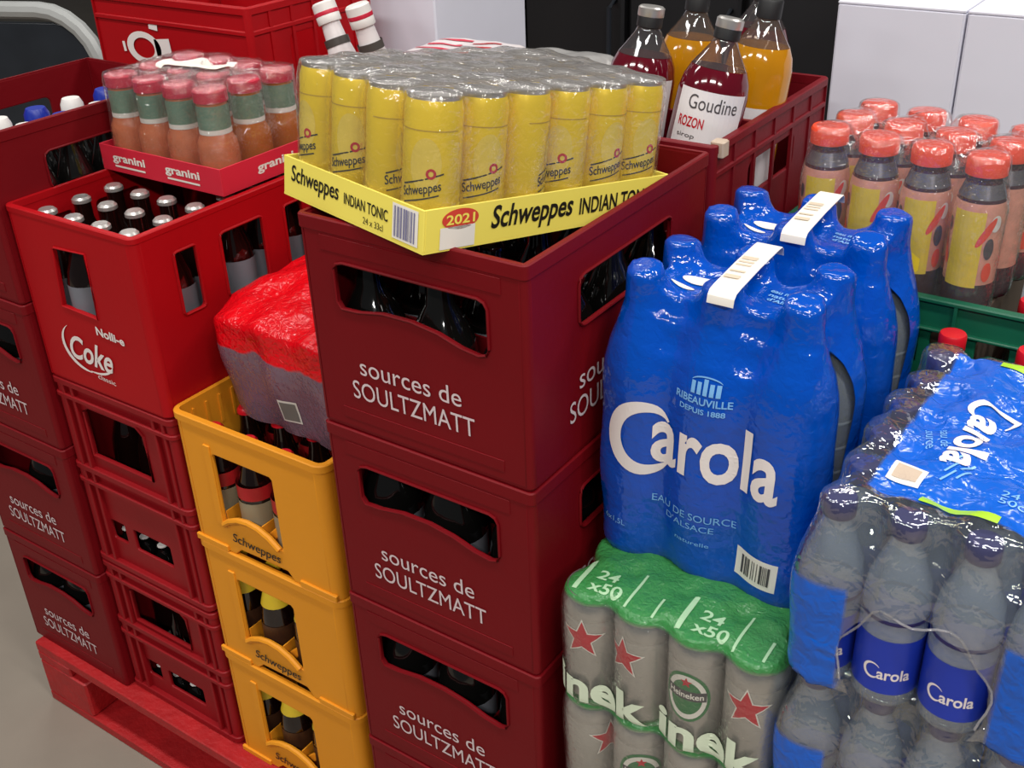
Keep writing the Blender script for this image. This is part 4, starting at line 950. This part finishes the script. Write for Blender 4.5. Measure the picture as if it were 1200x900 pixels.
# ------------------------------------------------------------------ packs of small clear water bottles
def small_pack(label, z0, top):
    X0, Y0 = .584, -.006; P = .0615; R = .0302; H = .199; lev = 'upper' if top else 'lower'
    t = thing('water_pack', label, 'water pack', (X0, Y0, z0)); cs = [(P/2+P*i, P/2+P*j) for i in range(4) for j in range(6)]
    W_, D_ = P*4, P*6
    prof = [(.029, 0), (R, .008), (R, .115), (.027, .14), (.019, .168), (.0165, .182), (.0165, .199)]
    fills = [(.03, W_-.03, .03, D_-.03, 0, .14), (.040, W_-.040, .040, D_-.040, 0, .193)]
    def pr(nt, tc):
        sp = nt.nodes.new('ShaderNodeSeparateXYZ'); nt.links.new(tc.outputs['Object'], sp.inputs[0]); x, y, z = sp.outputs[:3]
        a = _math(nt, 'MULTIPLY', _step(nt, x, .046, .050), _step(nt, x, W_-.046, W_-.050))
        b = _math(nt, 'MULTIPLY', _step(nt, y, .044, .048), _step(nt, y, D_-.03, D_-.034))
        tp = _math(nt, 'MULTIPLY', _math(nt, 'MULTIPLY', a, b), _step(nt, z, .15, .155))
        # sides and front corners are printed blue below the shoulders
        ex = _math(nt, 'ABSOLUTE', _math(nt, 'SUBTRACT', x, W_/2)); sd = _math(nt, 'MULTIPLY', _step(nt, ex, .066, .070), _step(nt, z, .122, .116))
        sd2 = _math(nt, 'MULTIPLY', sd, 1.0)
        return _math(nt, 'MULTIPLY', _math(nt, 'MAXIMUM', tp, sd2), .93), (6, 92, 200), .22
    def hole(nt, tc):
        sp = nt.nodes.new('ShaderNodeSeparateXYZ'); nt.links.new(tc.outputs['Object'], sp.inputs[0])
        n = nt.nodes.new('ShaderNodeTexNoise'); n.inputs['Scale'].default_value = 25; nt.links.new(tc.outputs['Object'], n.inputs['Vector'])
        a = _math(nt, 'POWER', _math(nt, 'MULTIPLY', _math(nt, 'ABSOLUTE', _math(nt, 'SUBTRACT', sp.outputs[0], W_/2-.002)), 1/.066), 2)
        b = _math(nt, 'POWER', _math(nt, 'MULTIPLY', _math(nt, 'ABSOLUTE', _math(nt, 'SUBTRACT', sp.outputs[2], .045)), 1/.072), 2)
        e = _math(nt, 'MULTIPLY_ADD', n.outputs['Fac'], .35, _math(nt, 'ADD', a, b))
        return _math(nt, 'MULTIPLY', _step(nt, e, 1.2, 1.17), _step(nt, sp.outputs[1], .034, .033))
    m = clear('blue_printed_clear_film', (.97, .98, .99), 1., .04, (.7, .78, .85), .035, .75, 13, pr, hole, g0=.14)
    me = film_mesh('film', m, cs, prof, H, h=.0055, k=.010, pad=.0032, fills=fills, noise=.0022)
    # crumpled free edge of the film sleeve around the open end
    rim = [(W_/2-.002+.066*math.cos(a)*(1+.05*math.sin(7*a)), .0+.005*math.sin(3*a), max(.003, .045+.072*math.sin(a)*(1+.10*math.sin(6*a+1)))) for a in np.linspace(-.3, PI+.3, 26)]
    part('film_edge', G().tube(rim, .0012, 6), M_FILMG, t)
    fo = part('film', me, None, t); bv = bvh_of(me)
    if 'sp' not in ME:
        bp = [(.026, 0), (.0298, .006), (.0298, .02), (.0298, .088), (.0286, .094), (.0298, .100), (.0298, .112), (.027, .134), (.0175, .160), (.0125, .172), (.0125, .180)]
        lw = flat(*bend(text2d('arola', .030, .013, bold=.02, sub=.008), .0305, -.011, .035), M_WHITE)
        lc = flat(*bend(arc2d(0, 0, .0075, PI*.2, PI*1.8, .002, .0035, 16, 1.1), .0305, -.0155, .043), M_WHITE)
        ME['sp'] = [('bottle_body', G().lathe(bp, 28).mesh('bottle_body', M_PET, ang=60)), ('cap', G().lathe([(.0145, .178), (.015, .179), (.015, .195), (.0135, .1972), (.003, .1975)], 24).mesh('cap', M_NAVYCAP)),
                    ('label', G().lathe([(.0302, .018), (.0302, .080)], 28, cap=False).mesh('label', M_BLUELAB)), ('lettering', lw), ('lettering', lc),
                    ('ring', G().lathe([(.0300, .098), (.0304, .100), (.0300, .102)], 28, cap=False).mesh('ring', M_NAVYCAP))]
    for i in range(4):
        for j in range(6 if top else 2):
            od = ['leftmost', 'second from left', 'third from left', 'rightmost'][i]; rk = ['', 'second', 'third', 'fourth', 'fifth', 'sixth'][j]
            if j == 0: lb = f'small clear bottle, {od} in the {lev} clear pack front row'
            elif i == 0 and top: lb = f'small clear bottle, {rk} along the left side of the upper clear pack'
            else: lb = f'small clear water bottle inside the {lev} clear pack behind its front row'
            b = thing('water_bottle', lb, 'bottle', (X0+cs[i*6+j][0], Y0+cs[i*6+j][1], z0+.0012), (0, 0, [.35, .35, .15, .3][i] if j == 0 else random.uniform(0, 6)), f'small water bottles in the {lev} clear pack')
            lo_ = None
            for nm, me2 in ME['sp'][:6 if j == 0 else 3]:
                q_ = link(nm, me2, lo_ if nm == 'lettering' else b)
                if nm == 'label': lo_ = q_
    if top:
        project(fo, text2d('arola', .100, .036, bold=.03), M_WHITE, (.094, .212, .15), (-.05, -1, 0), (1, -.05, 0), bv, .0012)
        project(fo, arc2d(0, 0, .019, PI*.22, PI*1.78, .008, .009, 24, 1.15), M_WHITE, (.112, .222, .15), (0, -1, 0), (1, 0, 0), bv, .0012)
        project(fo, rect2d(.030, .024, 3, 3), M_PAPER, (.056, .070, .15), (1, -.1, 0), (.1, 1, 0), bv, .0010, 'sticker')
        project(fo, rect2d(.022, .016, 3, 3), mat('tan_sticker', (190, 170, 150), .5), (.060, .074, .15), (1, -.1, 0), (.1, 1, 0), bv, .0016, 'sticker')
        project(fo, rect2d(.066, .012, 6, 2), M_LIME, (.092, .047, .15), (1, -.05, 0), (.05, 1, 0), bv, .0012, 'lime_strip')
        project(fo, rect2d(.05, .012, 6, 2), M_LIME, (.092, .325, .15), (1, -.05, 0), (.05, 1, 0), bv, .0012, 'lime_strip')
        for q in range(5):
            project(fo, rect2d(.020, .0022, 4, 1), M_LTBLUE, (.100+.012*(q % 2), .085+.007*q, .15), (.5, 1, 0), (-1, .5, 0), bv, .0010, 'small_print')
        project(fo, text2d('24 x\n50cl', .028, .022), M_LTBLUE, (.150, .075, .15), (1, 0, 0), (0, 1, 0), bv, .0010)
        project(fo, text2d('eau de\nsource', .036, .022), M_LTBLUE, (.062, .17, .15), (.3, -1, 0), (1, .3, 0), bv, .0010)
small_pack('clear wrapped pack of small water bottles with blue printed top, uppermost at the right', .840, True)
small_pack('clear wrapped pack of small water bottles beneath the upper one, at the bottom right', .6385, False)
tag(link('carton', G().box(.59, .83, .0, .36, .1505, .6375, c=.004).mesh('carton', M_BROWN)), 'brown carton underneath the clear water packs', 'carton')

# ------------------------------------------------------------------ dark cola bottles with red caps behind the water pack
pc = [(.034, 0), (.038, .006), (.039, .03), (.037, .1), (.040, .16), (.038, .2), (.026, .245), (.015, .268), (.0145, .285)]
rb = bottle_meshes('bigcola', pc, M_COLA, [(.0168, .270), (.0175, .271), (.0175, .290), (.016, .2925), (.003, .293)], M_REDCAP, (.0412, .10, .17, M_REDLAB), 24)
tag(link('carton', G().box(.575, .90, .375, .448, .1505, .7345, c=.004).mesh('carton', M_BROWN)), 'brown carton under the red capped cola bottles behind the water pack', 'carton')
for i in range(3): bottle('cola_bottle', rb, 'dark cola bottle with red cap between the water pack and the green crate', (.606+.085*i, .412, .735), (0, 0, i), 'red capped cola bottles by the green crate', scale=(.88, .88, 1))

# ------------------------------------------------------------------ green crate with berry juice pack, white cartons behind
def green_crate():
    w_, d_, h_ = .60, .40, .245; t = thing('stacking_crate', 'large dark green plastic crate behind the water packs', 'crate', (.313, .452, .80)); g_ = G(); th = .006; r = .012
    def holes(L): return [rrect(x, x+.038, z, z+.045, .004) for x in np.arange(.05, L-.07, .052) for z in (.035, .095, .155)]
    v, f = plate([(r, .004), (w_-r, .004), (w_-r, h_-.002), (r, h_-.002)], holes(w_), th); g_.add(v, f, wall_front(.006)); g_.add(v, f, wall_front(d_-th-.006))
    v, f = plate([(r, .004), (d_-r, .004), (d_-r, h_-.002), (r, h_-.002)], holes(d_), th); g_.add(v, f, wall_side(.006)); g_.add(v, f, wall_side(w_-th-.006))
    g_.rring(0, w_, 0, d_, h_-.006, h_, r, .016); g_.rring(0, w_, 0, d_, h_-.042, h_-.038, r, .012); g_.rring(0, w_, 0, d_, 0, .012, r, .012)
    for x in np.arange(.075, w_-.03, .104): g_.box(x-.002, x+.002, .0005, .008, .01, h_-.004); g_.box(x-.002, x+.002, d_-.008, d_-.0005, .01, h_-.004)
    for y in np.arange(.05, d_-.02, .075): g_.box(.0005, .008, y-.002, y+.002, .01, h_-.004); g_.box(w_-.008, w_-.0005, y-.002, y+.002, .01, h_-.004)
    for cx in (r, w_-r):
        for cy in (r, d_-r): g_.lathe([(r-.002, .004), (r-.002, h_-.002)], 14, Matrix.Translation((cx, cy, 0)))
    g_.box(.008, w_-.008, .008, d_-.008, .004, .010); part('crate_body', g_, M_GREEN, t)
green_crate()
tag(link('carton', G().box(.33, .9, .47, .84, .1505, .7995, c=.004).mesh('carton', M_BROWN)), 'brown carton underneath the green crate', 'carton')
tag(link('carton', G().box(.335, .62, .49, .74, .8105, 1.0205, c=.004).mesh('carton', M_BROWN)), 'brown carton inside the green crate under the juice pack', 'carton')
for i, (x, y) in enumerate(((.666, .520), (.672, .60), (.745, .52), (.752, .60))):
    bottle('cola_bottle', rb, 'dark cola bottle with red cap standing inside the green crate beside the juice pack', (x, y, .8105), (0, 0, i), 'red capped cola bottles in the green crate', scale=(.85, .85, .78))
def berry_pack():
    Z0 = 1.0212; rot = math.radians(-8.5); org = Vector((.362, .500, Z0)); Mx = Matrix.Translation(org) @ Matrix.Rotation(rot, 4, 'Z'); P = .0655
    t = thing('shrink_pack', 'clear film around twelve fruit juice bottles with orange caps, standing on the green crate', 'drink pack', org, (0, 0, rot)); R = .0285
    prof = [(.026, 0), (R, .006), (R, .125), (.026, .142), (.020, .158), (.0185, .165)]
    mb = {'body': G().lathe(prof, 28).mesh('bottle_body', M_DARKJUICE, ang=60),
          'cap': G().lathe([(.0215, .166), (.0232, .167), (.0232, .184), (.0215, .187), (.019, .1876), (.003, .188)], 28).mesh('cap', M_ORANGECAP, ang=30),
          'sleeve': G().lathe([(R+.0004, .040), (R+.0004, .126), (R-.0015, .138)], 28, cap=False).mesh('sleeve', M_PINKLAB, ang=60),
          'yellow_panel': flat(*bend(rect2d(.038, .092, 8, 1), R+.0009, -.019, .037), M_YELLAB, 'yellow_panel'),
          'dark_print': flat(*bend(subdiv(*ell2d(.006, .013), .01), R+.0010, .028, .085), M_BARD, 'dark_print'),
          'red_print': flat(*bend(subdiv(*spin(ell2d(.005, .022), .4), .01), R+.0010, -.030, .080), M_ORANGECAP, 'red_print'),
          'orange_print': flat(*bend(subdiv(*spin(ell2d(.0045, .020), -.5), .01), R+.0011, .022, .105), M_ORANGECAP, 'orange_print'),
          'cream_print': flat(*bend(subdiv(*ell2d(.007, .010), .01), R+.0008, .032, .115), M_PAPER, 'cream_print'),
          'dark_letters': flat(*bend(subdiv(*ell2d(.004, .009), .01), R+.0012, -.026, .108), M_BARD, 'dark_letters'),
          'lower_print': flat(*bend(subdiv(*ell2d(.006, .012), .01), R+.0010, .030, .056), M_ORANGECAP, 'lower_print'),
          'neck_sleeve': G().lathe([(.0262, .1421), (.0205, .1581)], 28, cap=False).mesh('neck_sleeve', mat('grey_foil', (120, 116, 122), .25, .6, vary=.4, vscale=80))}
    cs = []
    angs = {(0, 0): .25, (1, 0): .05, (2, 0): .2, (3, 0): .0}
    for i in range(4):
        for j in range(3):
            c = (P/2+P*i, P/2+.0635*j); cs.append(c); p = Mx @ Vector((c[0], c[1], .0015))
            od = ['leftmost', 'second from left', 'third from left', 'rightmost'][i]; rw = ['front', 'middle', 'rear'][j]
            b = thing('juice_bottle', f'orange capped juice bottle, {od} in the {rw} row above green crate', 'bottle', p, (0, 0, rot+angs.get((i, j), random.uniform(-.8, .8))), 'orange capped juice bottles')
            for nm, me2 in mb.items(): link({'body': 'bottle_body'}.get(nm, nm), me2, b)
    fp = [(R+.001, 0), (R+.001, .13), (.026, .15), (.0245, .168), (.0245, .19)]
    me = film_mesh('film', M_FILMJ, cs, fp, .190, h=.0065, k=.007, pad=.001, fills=[(.035, .225, .035, .155, 0, .165)], noise=.0015)
    part('film', me, None, t)
berry_pack()
def carton(label, x0, x1, y0, y1, z0, z1):
    t = thing('carton', label, 'box', ((x0+x1)/2, y0, z0)); W_ = (x1-x0)/2; D_ = y1-y0; H = z1-z0
    part('carton_body', G().box(-W_, W_, 0, D_, 0, H-.004, c=.003), M_CARD, t)
    part('flap', G().box(-W_, W_, 0, D_/2-.0012, H-.0038, H, c=.001), M_CARD, t); part('flap', G().box(-W_, W_, D_/2+.0012, D_, H-.0038, H, c=.001), M_CARD, t)
tag(link('carton', G().box(.20, 1.2, .91, 1.35, 0, .70, c=.005).mesh('carton', M_BROWN)), 'large brown carton under the tall white boxes', 'carton')
carton('tall white cardboard box, left one behind the orange capped juice pack', .262, .448, .905, 1.25, .7005, 1.283)
carton('tall white cardboard box, right one behind the orange capped juice pack', .451, .80, .905, 1.25, .7005, 1.283)
carton('white cardboard box behind the can tray beside the black cabinet', -.60, -.437, .812, 1.10, .60, 1.38)
tag(link('carton', G().box(-.63, -.40, .805, 1.12, 0, .5995, c=.005).mesh('carton', M_BROWN)), 'brown carton under the white box behind the can tray', 'carton')

# ------------------------------------------------------------------ dark background things
def cabinet():
    t = thing('cabinet', 'tall black cabinet with upright panels behind the syrup bottles', 'cabinet', (.0, 1.5, 0)); part('cabinet_body', G().box(-1.3, 1.6, .03, .7, 0, 1.75, c=.006), M_BLACKP, t)
    for i in range(10): x = -1.28+.285*i; part('panel', G().box(x, x+.27, 0, .029, .06, 1.72, c=.006), M_BLACKP, t)
    for i in range(10): x = -1.28+.285*i; part('handle', G().tube([(x+.25, -.002, .95), (x+.25, -.03, .96), (x+.25, -.03, 1.12), (x+.25, -.002, 1.13)], .006), M_DKGLASS, t)
cabinet()
def trolley():
    t = thing('trolley', 'grey rounded metal frame around a dark panel behind the leftmost crates', 'trolley', (-1.93, .90, 0), (0, 0, .35)); W_ = .26
    pts = [(-W_, 0, .02), (-W_, 0, .95)]+[(-W_+.12-.12*math.cos(a), 0, .98+.12*math.sin(a)) for a in np.linspace(0, PI/2, 6)]+[(W_-.15+.15*math.sin(a), 0, .95+.15*math.cos(a)) for a in np.linspace(0, PI/2, 7)]+[(W_+.02, 0, .6), (W_+.02, 0, .02)]
    part('frame', G().tube(pts, .022, 10), M_STEEL, t)
    part('panel', G().add(*plate(rrect(-W_+.01, W_-.005, .5, 1.07, .1), [], .02), wall_front(-.01)), M_DKGLASS, t)
    part('cross_bar', G().tube([(-W_, 0, .5), (W_+.02, 0, .5)], .016), M_STEEL, t)
    part('foot', G().box(-W_-.03, -W_+.03, -.25, .25, 0, .03, c=.004), M_STEEL, t); part('foot', G().box(W_-.01, W_+.05, -.25, .25, 0, .03, c=.004), M_STEEL, t)
trolley()
